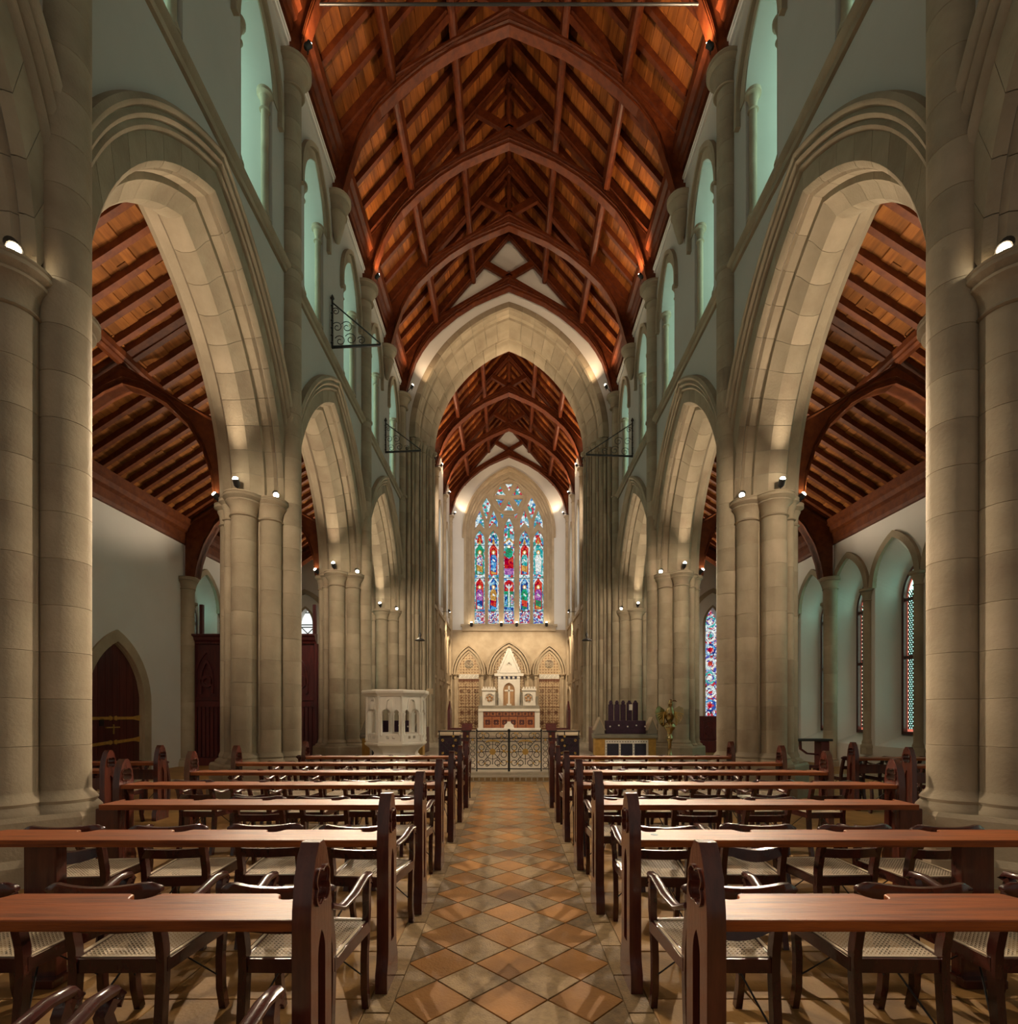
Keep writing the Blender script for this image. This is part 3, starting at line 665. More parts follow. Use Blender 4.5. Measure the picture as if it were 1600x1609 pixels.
def roof_side(s, y0, y1, bays, k, nm, zb=13.93, boards_near=None):
    g = lambda x, z: (x*k, zb+(z-13.93)*k)
    ceil = MB(); 
    P = lambda x, h: g(x, APZ+.48-SL*x+h)
    (xa, za), (xb, zb_) = P(4.45, .04), P(0, .04)
    y1 += .25; ceil.add([(s*xa, y0, za), (s*xa, y1, za), (s*xb, y1, zb_), (s*xb, y0, zb_)], [(0,1,2,3)])
    co = struct(ceil.build('ceiling', 'roof_board'))
    L = math.hypot(xa-xb, zb_-za); ang = math.atan2(zb_-za, xa-xb)
    return co, (xa, za, xb, zb_, L)
def roof(y0, edges, k, nraf, fine, nb=26):
    for s in (-1, 1):
        co, (xa, za, xb, zb_, L) = roof_side(s, y0, edges[-1], edges, k, '')
        bm = {}
        for e0, e1 in zip(edges, edges[1:]):
            ln = e1-e0
            if ln not in bm:
                b = MB(); b.box(0, L/nb-.008, 0, 1, -.03, -.004); bm[ln] = b
            jb = MB() if not fine else None
            key = 'roof_board_%d_%g' % (s, round(ln*k, 3))
            for q in range(nb):
                t = (q+.5)/nb; x = xa+(xb-xa)*t; z = za+(zb_-za)*t; h = L/nb-.012; dx, dz = (xb-xa)/L, (zb_-za)/L
                # two staggered boards per course
                cut = e0+ln*(.33+.34*((q*7) % 5)/5)
                for a, c in ((e0, cut), (cut, e1)):
                    th = .012+.012*((q*3) % 4)/4
                    vs = [(s*(x-dx*h/2), a, z-dz*h/2), (s*(x+dx*h/2), a, z+dz*h/2)]
                    nx, nz = -dz*th, dx*th     # push inwards/down
                    nx, nz = (-abs(dz)*th, -abs(dx)*th)
                    quad = []
                    for yy in (a+.003, c-.003):
                        quad += [(s*(x-dx*h/2), yy, z-dz*h/2), (s*(x+dx*h/2), yy, z+dz*h/2), (s*(x+dx*h/2+nx), yy, z+dz*h/2+nz), (s*(x-dx*h/2+nx), yy, z-dz*h/2+nz)]
                    if fine:
                        ky = (key, round(c-a, 3), th); 
                        if ky not in FB:
                            b = MB(); b.loft([quad[:4], quad[4:]], True, True); o = b.build('ceiling_board', 'roof_board', co, loc=(s*x, a, z)); FB[ky] = o.data
                        else:
                            inst(FB[ky], 'ceiling_board', co, (s*x, a, z))
                    else: jb.loft([quad[:4], quad[4:]], True, True)
            if jb: jb.build('ceiling_boarding', 'roof_board', co, kind='stuff')
        # rafters
        rm = None
        for e0, e1 in zip(edges, edges[1:]):
            for j in range(1, nraf):
                y = e0+(e1-e0)*j/nraf
                if rm is None:
                    b = MB(); g = lambda x, z: (x*k, 13.93+(z-13.93)*k)
                    x0, z0 = g(4.2, APZ+.28-SL*4.2); x1, z1 = g(.05, APZ+.28-SL*.05); x2, z2 = g(.05, APZ+.50-SL*.05); x3, z3 = g(4.4, APZ+.50-SL*4.4)
                    b.loft([[(s*x, y+w, z) for x, z in ((x0,z0),(x1,z1),(x2,z2),(x3,z3))] for w in (-.055, .055)], True, True)
                    o = b.build('rafter', 'roof_timber', co, loc=(0, y, 0)); rm = o.data
                else: inst(rm, 'rafter', co, (0, y, 0))
FB = {}
roof(-2.8, [-2.8, PD[0]-BAY+HB*1.0, PD[0]], 1.0, 4, False)
roof(PD[0], TD, 1.0, 4, True)
roof(20.9, [20.9]+CD, KC, 5, False)
# purlins and ridge
def purlins(y0, y1, k, place):
    g = lambda x, z: (x*k, 13.93+(z-13.93)*k)
    for s in (-1, 1):
        for X, nm in ((2.82, 'lower'), (1.39, 'upper')):
            x, z = g(X, APZ+.02-SL*X)
            P = thing('purlin', '%s roof purlin along the %s slope of the %s roof' % (nm, side(s), place), 'beam', (s*x, y0, z), 'roof purlins')
            pr = [(-.08,-.10),(-.03,-.13),(.03,-.13),(.08,-.10),(.10,.0),(.10,.24),(-.10,.36),(-.10,0)]
            b = MB(); b.loft([[(s*(x+a), y, z+c) for a, c in pr] for y in (y0, y1)], True, True); b.build('beam', 'roof_timber', P, smooth=30)
    x, z = g(0, APZ+.28)
    P = thing('ridge_beam', 'moulded ridge beam along the top of the %s roof' % place, 'beam', (0, y0, z))
    b = MB(); pr = [(-.09,.25),(-.09,.0),(-.05,-.1),(0,-.14),(.05,-.1),(.09,0),(.09,.25)]
    b.loft([[(a, y, z+c) for a, c in pr] for y in (y0, y1)], True, True); b.build('beam', 'roof_timber', P, smooth=30)
purlins(-2.8, 20.4, 1.0, 'nave'); purlins(20.95, 32.8, KC, 'chancel')
# purlin brackets (scalloped pieces under each rafter)
tr = thing('tie_rod', 'thin dark iron tie rod across the top of the nave', 'rod', (0, PD[1], 15.2)); b = MB(); b.tube([(-3.75, PD[1], 15.17), (3.75, PD[1], 15.17)], .024, 8); b.build('rod', 'iron', tr)

# ------------------------------------------------------------------ chancel arch wall
CZ, CA, CH = 12.4, 3.15, 4.5
CR = (CA*CA+CH*CH)/(2*CA); CCc = CR-CA
def carc(t, f): 
    r = CR+t; th = math.acos(CCc/r)*f; return (-CCc+r*math.cos(th), CZ+r*math.sin(th))
yN = 20.55
fn = yplane(yN)
b = MB(); N = 24
# plaster gable ring above the stone arch
for s in (-1, 1):
    out = [carc(.78, q/N) for q in range(N+1)]
    for p, q in zip(out, out[1:]):
        b.add([(s*p[0], yN, p[1]), (s*q[0], yN, q[1]), (s*q[0], yN, 20.9-SL*q[0]+.2), (s*p[0], yN, 20.9-SL*p[0]+.2)], [(0,1,2,3)])
    b.add([(s*out[0][0], yN, 9), (s*4.4, yN, 9), (s*4.4, yN, 16.2), (s*out[0][0], yN, 16.5)], [(0,1,2,3)])
struct(b.build('wall_east_nave', 'plaster_white'))
ca = thing('chancel_arch', 'great moulded stone arch opening from the nave into the chancel', 'arch', (0, yN, CZ))
PCH = [(-.02,.78),(-.04,.70),(-.06,.55),(0,.50),(.10,.48),(.16,.44)]
PCI = [(.16,.44),(.30,.42),(.34,.36),(.42,.32),(.55,.28),(.62,.22),(.70,.20),(.78,.16),(.95,.12)]
PCJ = [(.95,.12),(1.0,.08),(1.05,.10),(1.12,.04),(1.2,0),(1.6,0),(1.6,.4)]
for s in (-1, 1):
    for prof, back, NV in ((PCH, [(.4,.78)], 12), (PCI, [(.95,.6),(.16,.6)], 12), (PCJ, [(.95,.4)], 10)):
        for q in range(NV):
            b = MB(); g = .001; f0 = q/NV+(g if q else 0); f1 = (q+1)/NV-(g if q < NV-1 else 0); rings = []
            for w in range(3):
                f = f0+(f1-f0)*w/2; rings.append([(s*carc(t, f)[0], yN+y, carc(t, f)[1]) for y, t in prof+back])
            b.loft(rings, True, True); b.build('voussoir', 'stone', ca, smooth=28)
    b = MB(); b.loft([[(s*carc(t+.012, f/30)[0], yN+y+.012, carc(t+.012, f/30)[1]) for y, t in PCH+PCI[1:]+[(.95,.6)]] for f in range(31)], True, True); b.build('joint_bed', 'stone_grey', ca)
# responds: stepped shafts
for s in (-1, 1):
    r_ = thing('chancel_arch_respond', 'tall bundle of slender stone shafts carrying the %s side of the chancel arch' % side(s), 'pier', (s*3.6, yN+.5, 0), 'chancel arch responds')
    pts = [(3.96,.02,.085),(3.80,.10,.06),(3.68,.22,.10),(3.56,.38,.06),(3.46,.52,.10),(3.35,.72,.06),(3.27,.92,.11),(3.20,1.3,.10)]
    for x, dy, r in pts:
        z = .5
        H = .99
        while z < 12.0:
            h = min(H, 12.0-z); inst(drum(r, h, 'stone', 14), 'drum', r_, (s*x, yN+dy, z), rz=z); z += h
    b = MB(); b.loft([[(s*x, yN+y, z) for x, y in ((4.3,.03),(3.95,.05),(3.68,.27),(3.46,.6),(3.29,.95),(3.24,1.6),(4.3,1.6))] for z in (0, 12.4)], True, True); b.build('core', 'stone', r_)
    b = MB()
    for x, dy, r in pts[1:]: b.lathe(cap_prof(r, 12.0, 12.42, 2.0), s*x, yN+dy, 18)
    b.build('capital', 'stone', r_, smooth=40)
    b = MB()
    for x, dy, r in pts: b.lathe([(r*1.8, .1), (r*1.8, .25)]+base_prof(r, .25, .52, 1.7), s*x, yN+dy, 18)
    b.build('base', 'stone', r_, smooth=40)

# ------------------------------------------------------------------ chancel side walls
for s in (-1, 1):
    fn = xplane(s, XC); b = MB(); wins = [24.75, 28.0, 31.2]; cur = 20.9
    for yc in wins:
        a, z0, zs, h = .75, 7.4, 11.6, 1.2
        wall_cols(b, fn, 0, [cur, yc-a], lambda u: 6.8, lambda u: 15.8); us = [yc-a*math.cos(PI*j/12) for j in range(13)]
        wall_cols(b, fn, 0, us, lambda u: arch_z(u, yc, a, zs, h), lambda u: 15.8); wall_cols(b, fn, 0, [yc-a, yc+a], lambda u: 6.8, lambda u: z0)
        strip(b, opening(yc, a, z0, zs, h), 0, opening(yc, a*.8, z0+.2, zs, h*.9), .5, fn, closed=True); cur = yc+a
    wall_cols(b, fn, 0, [cur, EAST], lambda u: 6.8, lambda u: 15.8)
    struct(b.build('wall_%s_chancel' % side(s), 'plaster_white'))
    b = MB(); wall_cols(b, fn, -.04, [21.9, EAST], lambda u: 0, lambda u: 6.8); wo = struct(b.build('wall_%s_chancel' % side(s), 'stone_pale'))
    for j in range(5):
        yc = 23.2+j*2.1
        for z0, zs, h in ((1.0, 2.5, .5), (3.9, 5.4, .6)):
            b = MB(); ring(b, opening(yc, .68, z0, zs, h), opening(yc, .85, z0, zs, h+.2), fn, -.14, -.03); b.build('panel_mould', 'stone_pale', wo, smooth=40)
        b = MB(); b.box(s*(XC-.12), s*XC, yc-.85, yc+.85, 3.3, 3.45); b.build('panel_band', 'stone_pale', wo)
    for yc in wins:
        wn += 1; b = MB(); ring(b, opening(yc, .74, 7.4, 11.6, 1.2), opening(yc, .9, 7.4, 11.6, 1.4), fn, -.06, .03)
        wo = struct(b.build('window_%d' % wn, 'stone_pale', smooth=40)); wo['label'] = '%s chancel side window on the %s, seen edge-on' % (NTH[wins.index(yc)], side(s))
        b = MB(); b.plate(opening(yc, .6, 7.6, 11.6, 1.08), [], fn, .49, .51); b.build('glazing', 'day_soft', wo)
    b = MB(); b.box(s*(XC-.12), s*XC, 21.9, EAST, 6.72, 6.9); struct(b.build('trim_%d' % (17 if s < 0 else 18), 'stone_pale'))
    for j, y in enumerate(CD[1:3]+[EAST-.15]):
        p = thing('wall_shaft', '%s slender shaft on the %s chancel wall under a roof truss' % (NTH[j], side(s)), 'shaft', (s*XC, y, .32), 'chancel wall shafts')
        b = MB(); b.lathe([(.16,.32),(.16,.6),(.10,.75),(.10,13.6)], s*(XC-.08), y, 14); b.build('shaft', 'stone_pale', p, smooth=40)
        b = MB(); b.lathe(cap_prof(.10, 13.5, 13.93, 2.1), s*(XC-.08), y, 18); b.build('capital', 'stone_pale', p, smooth=40)

# ------------------------------------------------------------------ east wall and great window
fn = yplane(EAST); pxm = EAST/820.0
def P2(x, y): return ((x-800)*pxm, (1122-y)*pxm+1.5)
WA, WZ0, WZS, WH = 2.74, 7.1, 12.9, 4.0
b = MB()
wall_cols(b, fn, 0, [-XC-.2, -WA], lambda u: 6.8, lambda u: 15.9-0*u); wall_cols(b, fn, 0, [WA, XC+.2], lambda u: 6.8, lambda u: 15.9)
us = [-WA*math.cos(PI*j/24) for j in range(25)]
wall_cols(b, fn, 0, us, lambda u: arch_z(u, 0, WA, WZS, WH), lambda u: 15.9 if abs(u) > WA*.99 else 19.9)
wall_cols(b, fn, 0, [-WA, WA], lambda u: 6.8, lambda u: WZ0)
we = struct(b.build('wall_east', 'plaster_white'))
b = MB(); wall_cols(b, fn, .4, [-4, 4], lambda u: 15.8, lambda u: 21); wall_cols(b, fn, -.02, [-XC-.2, XC+.2], lambda u: 0, lambda u: 6.8); 
b.build('lower_wall', 'stone_pale', we)
wn += 1; b = MB()
for k_, (t0, t1, w0, w1) in enumerate(((.44,.54,-.12,.02), (.30,.44,-.03,.06), (.15,.30,.03,.12), (0,.15,.09,.22))):
    z_lo = 12.6 if k_ == 0 else WZ0
    ring(b, opening(0, WA-.34+t0, z_lo, WZS, WH-.45+t0*1.15, 16), opening(0, WA-.34+t1, z_lo, WZS, WH-.45+t1*1.15, 16), fn, w0, w1)
ew = struct(b.build('window_%d' % wn, 'stone_pale', smooth=40)); ew['label'] = 'great five-light stained glass window with a traceried wheel above the altar'
EWIN = ew
b = MB(); b.box(-WA-.2, WA+.2, EAST-.18, EAST+.1, 6.72, 7.0); b.box(-WA-.3, WA+.3, EAST-.1, EAST+.2, 7.0, 7.16); b.build('sill', 'stone_pale', ew)
LIGHTS = [(-1.86,.325,12.45,.68),(-.985,.335,12.45,.68),(0,.325,12.9,1.05),(.985,.335,12.45,.68),(1.86,.325,12.45,.68)]
holes = [opening(x, a, 7.23, zs, h, 6) for x, a, zs, h in LIGHTS]
RC = (0, 15.2)
def tri(cx, cz, r, a):
    o = []
    for q in range(3):
        t = a+2*PI*q/3; o += [(cx+r*math.cos(t-.12), cz+r*math.sin(t-.12)), (cx+r*math.cos(t+.12), cz+r*math.sin(t+.12)), (cx+r*.46*math.cos(t+PI/3), cz+r*.46*math.sin(t+PI/3))]
    return o
def vtri(cx, cz, w, h, up):
    sg = 1 if up else -1; P = [(cx, cz+sg*h/2), (cx-w/2, cz-sg*h/2), (cx+w/2, cz-sg*h/2)]; out = []; gx, gz = cx, cz-sg*h/6
    for a, c in zip(P, P[1:]+P[:1]):
        out.append(a)
        for t in (.3, .5, .7):
            x, z = a[0]+(c[0]-a[0])*t, a[1]+(c[1]-a[1])*t; k = .16*(1-abs(t-.5)*1.6); out.append((x+(gx-x)*k, z+(gz-z)*k))
    return out
roses = [vtri(RC[0]+x, RC[1]+z, w, h, u) for x, z, w, h, u in ((-.55,.46,.72,.62,1), (.55,.46,.72,.62,1), (0,.66,.54,.50,0), (-.58,-.33,.58,.52,0), (.58,-.33,.58,.52,0), (0,-.50,.70,.66,1))]
mouch = []
for s in (-1, 1):
    for xc in (1.86, .985): mouch.append([(s*xc-.29, 13.25), (s*xc-.26, 13.75), (s*xc, 14.42), (s*xc+.26, 13.75), (s*xc+.29, 13.25), (s*xc, 13.62)])
    xc = 1.43; mouch.append([(s*xc, 13.82), (s*xc-.18, 14.35), (s*xc-.27, 14.75), (s*xc, 15.22), (s*xc+.27, 14.75), (s*xc+.18, 14.35)])
    mouch.append([(s*.43, 13.85), (s*.43-.14, 14.22), (s*.43+.14, 14.22)])
holes = [h if True else h for h in holes]+roses+mouch
b = MB(); b.plate(opening(0, WA-.32, WZ0, WZS, WH-.43, 20), holes, fn, .17, .30)
b.build('tracery', 'stone_pale', ew)
b = MB()
for l in roses+mouch:
    cx = sum(p[0] for p in l)/len(l); cz = sum(p[1] for p in l)/len(l)
    b.plate([(cx+(x-cx)*1.18, cz+(z-cz)*1.18) for x, z in l], [l], fn, .13, .18)
b.plate(circ(*RC, 1.12, 36), [circ(*RC, 1.0, 36)], fn, .10, .18)
for x, a, zs, h in LIGHTS:
    ring(b, opening(x, a, 7.23, zs, h, 8), opening(x, a+.055, 7.23, zs, h+.07, 8), fn, .12, .18)
b.build('tracery_mould', 'stone_pale', ew)
# tracery glass, each its own piece
for l in roses+mouch:
    cx = sum(p[0] for p in l)/len(l); cz = sum(p[1] for p in l)/len(l); l2 = [(cx+(x-cx)*1.1, cz+(z-cz)*1.1) for x, z in l]
    b = MB(); b.plate(l2, [], fn, .26, .28); b.build('tracery_glass', 'g_mix', ew)
def sc(l, cx, cz, k): return [(cx+(x-cx)*k, cz+(z-cz)*k) for x, z in l]
# colours of the figures: (niche ground, robe, lower robe, under robe)
FIG = {0: [('g_green','g_mixred','g_gold','g_teal'), ('g_red','g_purple','g_blue','g_white')],
       1: [('g_red','g_blue','g_blue','g_gold'), ('g_blue','g_gold','g_red','g_blue')],
       3: [('g_red','g_teal','g_gold','g_blue'), ('g_blue','g_green','g_red','g_green')],
       4: [('g_teal','g_white','g_white','g_mixred'), ('g_red','g_purple','g_green','g_gold')]}
def figure(mb_add, x, z, h, robe, low, under):
    k = h/2.2
    P = lambda pts: [(x+a*k, z+c*k) for a, c in pts]
    mb_add(P([(-.20,.0),(.20,.0),(.22,.5),(-.22,.5)]), under, .235)
    mb_add(P([(-.24,.28),(.23,.12),(.26,1.0),(-.24,1.0)]), low, .232)
    mb_add(P([(-.25,.75),(.22,.65),(.28,1.25),(.16,1.62),(-.16,1.62),(-.28,1.3)]), robe, .229)
    mb_add(P([(-.10,1.15),(.12,1.0),(.15,1.12),(-.06,1.3)]), 'g_white', .226)
    mb_add([(x+.17*k*math.cos(t*PI/5), z+1.82*k+.19*k*math.sin(t*PI/5)) for t in range(10)], 'g_gold', .227)
    mb_add([(x+.09*k*math.cos(t*PI/4), z+1.80*k+.12*k*math.sin(t*PI/4)) for t in range(8)], 'g_skin', .224)
for li, (x, a, zs, h) in enumerate(LIGHTS):
    b = MB(); b.plate(opening(x, a+.03, 7.2, zs, h+.03, 8), [], fn, .27, .29); gl = b.build('stained_light', 'g_mix', ew)
    slots = []; b = MB()
    def add(pts, m, w):
        if m not in slots: slots.append(m)
        b.plate(pts, [], fn, w, w+.004, slots.index(m), back=False)
    g = .9*a
    add([(x-g,7.27),(x+g,7.27),(x+g,8.0),(x-g,8.0)], 'g_mixred', .262)
    if li != 2:
        for r_i, zb in enumerate((10.35, 8.15)):
            gr, rb, lw, un = FIG[li][r_i]
            add([(x-g,zb),(x+g,zb),(x+g,zb+1.55),(x,zb+2.0),(x-g,zb+1.55)], gr, .258)
            add([(x-g,zb+1.6),(x,zb+2.02),(x+g,zb+1.6),(x+g,zb+1.72),(x,zb+2.16),(x-g,zb+1.72)], 'g_white', .252)
            for q in (-1, 1): add([(x+q*g*.98,zb),(x+q*g*.82,zb),(x+q*g*.82,zb+1.62),(x+q*g*.98,zb+1.62)], 'g_teal' if li in (0,4) else 'g_white', .25)
            figure(add, x, zb+.04, 1.66, rb, lw, un)
        add([(x-.2,12.45),(x,12.95),(x+.2,12.45),(x+.12,12.3),(x-.12,12.3)], 'g_red' if li in (0,4) else 'g_blue', .258)
        add([(x-.1,12.3),(x,12.75),(x+.1,12.3)], 'g_gold', .25)
    else:
        add([(x-g,10.55),(x+g,10.55),(x+g,11.6),(x,11.35),(x-g,11.6)], 'g_red', .258); add([(x-g,10.35),(x+g,10.35),(x+g,10.75),(x-g,10.75)], 'g_purple', .255)
        add([(x-.2,11.45),(x+.2,11.45),(x+.24,11.8),(x+.1,12.1),(x-.1,12.1),(x-.24,11.8)], 'g_green', .25); add([(x-.07,12.05),(x+.07,12.05),(x+.07,12.25),(x-.07,12.25)], 'g_skin', .246)
        add([(x-g,12.3),(x,12.6),(x+g,12.3),(x+g,12.42),(x,12.72),(x-g,12.42)], 'g_gold', .252); add([(x-.05,12.7),(x+.05,12.7),(x+.05,13.3),(x-.05,13.3)], 'g_green', .25)
        add([(x-g,9.3),(x+g,9.3),(x+g,9.85),(x,10.05),(x-g,9.85)], 'g_red', .258); add([(x-g,8.35),(x+g,8.35),(x+g,9.3),(x-g,9.3)], 'g_green', .258)
        add([(x-.05,8.3),(x+.05,8.3),(x+.04,9.75),(x-.04,9.75)], 'g_white', .25); add([(x-.22,9.62),(x-.2,9.74),(x,9.55),(x+.2,9.74),(x+.22,9.62),(x,9.42)], 'g_white', .249)
        add([(x-.27,8.4),(x-.1,8.4),(x-.1,9.1),(x-.27,9.1)], 'g_blue', .25); add([(x+.1,8.4),(x+.27,8.4),(x+.27,9.1),(x+.1,9.1)], 'g_mixred', .25)
        add([(x-g,8.0),(x+g,8.0),(x+g,8.3),(x-g,8.3)], 'g_blue', .255)
    b.build('glass_figures', slots, gl, fix=False)
    b = MB()
    for z in (8.03, 10.12, 12.2): b.box(x-a, x+a, EAST+.20, EAST+.215, z-.018, z+.018)
    b.build('saddle_bar', 'iron', ew)
# ------------------------------------------------------------------ aisle roofs
ZR = 7.02; SA = .65
for s in (-1, 1):
    rz = lambda x: ZR+SA*(XA-.1-x)
    b = MB(); b.add([(s*9.6, 0, rz(9.6)+.17), (s*9.6, 21.4, rz(9.6)+.17), (s*5.0, 21.4, rz(5.0)+.17), (s*5.0, 0, rz(5.0)+.17)], [(0,1,2,3)])
    co = struct(b.build('ceiling', 'aisle_board')); 
    jb = MB(); x = 9.5; q = 0
    while x > 5.1:
        for k in range(8):
            y0 = 1.0+2.575*k+((q*7) % 5)*.3; h = .015+.012*((q+k) % 3)
            jb.loft([[(s*x, y, rz(x)+.17), (s*(x-.14), y, rz(x-.14)+.17), (s*(x-.14), y, rz(x-.14)+.17-h), (s*x, y, rz(x)+.17-h)] for y in (y0, y0+2.567)], True, True)
        x -= .147; q += 1
    jb.build('ceiling_boarding', 'aisle_board', co, kind='stuff')
    rm = None
    for k in range(50):
        y = 2.4+k*.43
        if y > 21.2: break
        if rm is None:
            b = MB(); b.loft([[(s*x, y+w, z) for x, z in ((9.5, rz(9.5)),(5.0, rz(5.0)),(5.0, rz(5.0)+.16),(9.5, rz(9.5)+.16))] for w in (-.05, .05)], True, True)
            o = b.build('rafter', 'aisle_timber', co, loc=(0, y, 0)); rm = o.data
        else: inst(rm, 'rafter', co, (0, y, 0))
    P = thing('purlin', 'moulded purlin running along the middle of the %s aisle roof' % side(s), 'beam', (s*7.4, 2, 8.2)); b = MB(); z = rz(7.4)
    pr = [(-.12,.1),(-.12,-.02),(-.09,-.06),(-.09,-.10),(-.04,-.14),(.04,-.14),(.09,-.10),(.09,-.06),(.12,-.02),(.12,.1)]
    b.loft([[(s*(7.4+a), y, z+c) for a, c in pr] for y in (2, 21.3)], True, True); b.build('beam', 'aisle_timber', P, smooth=30)
    for j, D in enumerate((PD[0], PD[1], PD[2], PD[3])):
        T = thing('aisle_truss', 'dark timber arched truss across the %s aisle, %s' % (side(s), ['hidden behind the nearest pier', 'its brace rising from the second pier', 'its brace dropping to the wall shaft', 'at the far end'][j]), 'truss', (s*7.4, D, 5.5), 'aisle trusses')
        fn = lambda u, z, w, s=s, D=D: (s*u, D+w, z)
        inn = [(9.07,5.45),(9.0,5.85),(8.82,6.4),(8.5,6.95),(8.1,7.35),(7.7,7.62),(7.35,7.78),(6.95,7.66),(6.5,7.4),(6.1,7.0),(5.82,6.5),(5.66,6.0),(5.60,5.48)]
        b = MB(); b.plate([(9.38,5.45),(9.38,7.0)]+[(7.4, rz(7.4)-.10),(6.15,7.42),(5.42,7.05),(5.36,5.48)]+inn[::-1], [], fn, -.09, .09); b.build('arch_brace', 'aisle_timber', T)
        b = MB(); b.plate([(9.4,7.03),(5.1,rz(5.1)+.0),(5.1,rz(5.1)+.28),(9.4,7.3)], [], fn, -.12, .12); b.build('principal_rafter', 'aisle_timber', T)
        b = MB(); b.loft([[(s*x, D-.15, z), (s*x, D+.15, z), (s*x, D+.12, z+.06), (s*x, D-.12, z+.06)] for x, z in inn], True, True)
        for pts in ([(x, z+.13) for x, z in inn[1:]], [(9.2, 7.0), (7.4, rz(7.4)-.14), (6.15, 7.38), (5.45, 7.0)]):
            b.loft([[(s*x, D-.09, z-.03), (s*x, D-.15, z), (s*x, D-.09, z+.03), (s*x, D-.04, z)] for x, z in pts], True, True)
        b.build('moulding', 'aisle_timber', T)

# ------------------------------------------------------------------ wooden screen across the left aisle
T = thing('wooden_screen', 'dark carved wooden screen closing the left aisle behind the second pier', 'screen', (-7.4, 15.4, 0))
b = MB(); b.box(-9.42, -5.66, 15.30, 15.44, 0, 3.55); b.build('backing', 'screen_wood', T)
b = MB(); pr = [(0,0),(-.10,0),(-.12,.06),(-.18,.10),(-.20,.18),(-.26,.22),(-.26,.27),(0,.30)]
b.loft([[(x, 15.32+a, 3.55+c) for a, c in pr] for x in (-9.42, -5.62)], True, True); b.build('cornice', 'screen_wood', T)
b = MB(); b.box(-9.42, -5.66, 15.2, 15.3, 0, .22); b.box(-9.42, -5.66, 15.24, 15.3, 1.72, 1.86); b.build('rail', 'screen_wood', T)
for q in range(5):
    x = -9.3+q*.92; b = MB(); b.box(x-.06, x+.06, 15.22, 15.32, 0, 3.55); b.box(x-.03, x+.03, 15.18, 15.24, .2, 3.5); b.build('stile', 'screen_wood', T)
for q in range(4):
    x = -8.84+q*.92; fn = yplane(15.2); b = MB(); b.plate([(x-.38,1.9),(x+.38,1.9),(x+.38,3.5),(x-.38,3.5)], [opening(x, .3, 2.0, 2.6, .7, 8)], fn, .05, .1)
    ring(b, opening(x, .14, 2.1, 2.5, .5, 6), opening(x, .20, 2.1, 2.5, .6, 6), fn, .03, .1); b.plate(circ(x, 2.45, .18, 12), [circ(x, 2.45, .1, 8)], fn, .03, .1); b.build('tracery_panel', 'screen_wood', T)
    b = MB()
    for k in range(6): b.box(x-.36+k*.12, x-.28+k*.12, 15.24, 15.3, .25, 1.7)
    b.build('linenfold_panel', 'screen_wood', T)
for x, w, y in ((-9.05, .10, 15.37), (-5.72, .10, 15.37)):
    p = thing('upright_post', 'dark square post standing above the %s end of the wooden screen' % ('wall' if x < -8 else 'pier'), 'post', (x, y, 3.55)); b = MB(); b.box(x-w/2, x+w/2, y-w/2, y+w/2, 3.55, 4.72, bev=.01); b.build('post', 'screen_wood', p)
T = thing('carved_panelling', 'dark carved wooden stall front at the east end of the right aisle', 'panelling', (8.3, 20.9, 0))
b = MB(); b.box(7.2, 9.4, 20.9, 21.05, 0, 1.32); b.box(7.15, 9.42, 20.84, 21.08, 1.32, 1.42); b.box(7.15, 9.4, 20.4, 20.9, 0, .45); b.build('front', 'screen_wood', T)
for q in range(4):
    x = 7.5+q*.52; b = MB(); fn = yplane(20.9); b.plate(circ(x, .85, .2, 14), [circ(x, .85, .13, 10)], fn, -.05, .01); b.plate([(x-.22,.5),(x+.22,.5),(x+.22,1.22),(x-.22,1.22)], [[(x-.18,.54),(x-.18,1.18),(x+.18,1.18),(x+.18,.54)]], fn, -.04, .01); b.build('panel', 'screen_wood', T)

# ------------------------------------------------------------------ prayer desks
def end_outline(d, H, base=True):
    """gothic bench end in (y,z)"""
    hw = d/2; top = [( hw, H-.30), (hw*.97, H-.22), (hw*.82, H-.13), (hw*.55, H-.055), (hw*.22, H-.012)]
    r = [(hw+.035, 0), (hw+.035, .10), (hw+.01, .16), (hw, .22)]+top; return r+[(-a, z) for a, z in reversed(r)]
def make_end(parent, x, y, s, quat=True):
    """x = centre; plate thickness .085"""
    H = 1.07; d = .20; th = .032
    hole1 = foil(0, .905, .068, 4, 4, PI/4, .5); hole2 = opening(0, .034, .24, .66, .09, 5)
    fnn = lambda u, z, w: (x+w, y+u, z)
    key = ('end',); 
    if key not in EM:
        b = MB(); b.plate(end_outline(d, H), [hole1, hole2], lambda u, z, w: (w, u, z), -th, th)
        b.plate(hole2, [], lambda u, z, w: (w, u, z), -.012, .012)
        for q in (-1, 1):
            k = [(u*1.13, .905+(z-.905)*1.13) for u, z in hole1]; b.plate(k, [hole1], lambda u, z, w: (w, u, z), q*th, q*(th+.008))
            o1 = [(u*.93, .02+z*.965) for u, z in end_outline(d, H)]
        o = b.build('bench_end', 'end_wood', smooth=35)
        bv = o.modifiers.new('bevel', 'BEVEL'); bv.width = .010; bv.segments = 2; bv.limit_method = 'ANGLE'; bv.angle_limit = math.radians(40)
        EM[key] = o.data; EM['bev'] = True; bpy.data.objects.remove(o)
    o = inst(EM[key], 'bench_end', parent, (x, y, 0))
    bv = o.modifiers.new('bevel', 'BEVEL'); bv.width = .010; bv.segments = 2; bv.limit_method = 'ANGLE'; bv.angle_limit = math.radians(40)
    return o
EM = {}
ROWS = [1.75+1.107*i for i in range(7)]
NOTCH = [.82, 1.38, 1.935, 2.49, 3.04, 3.6]
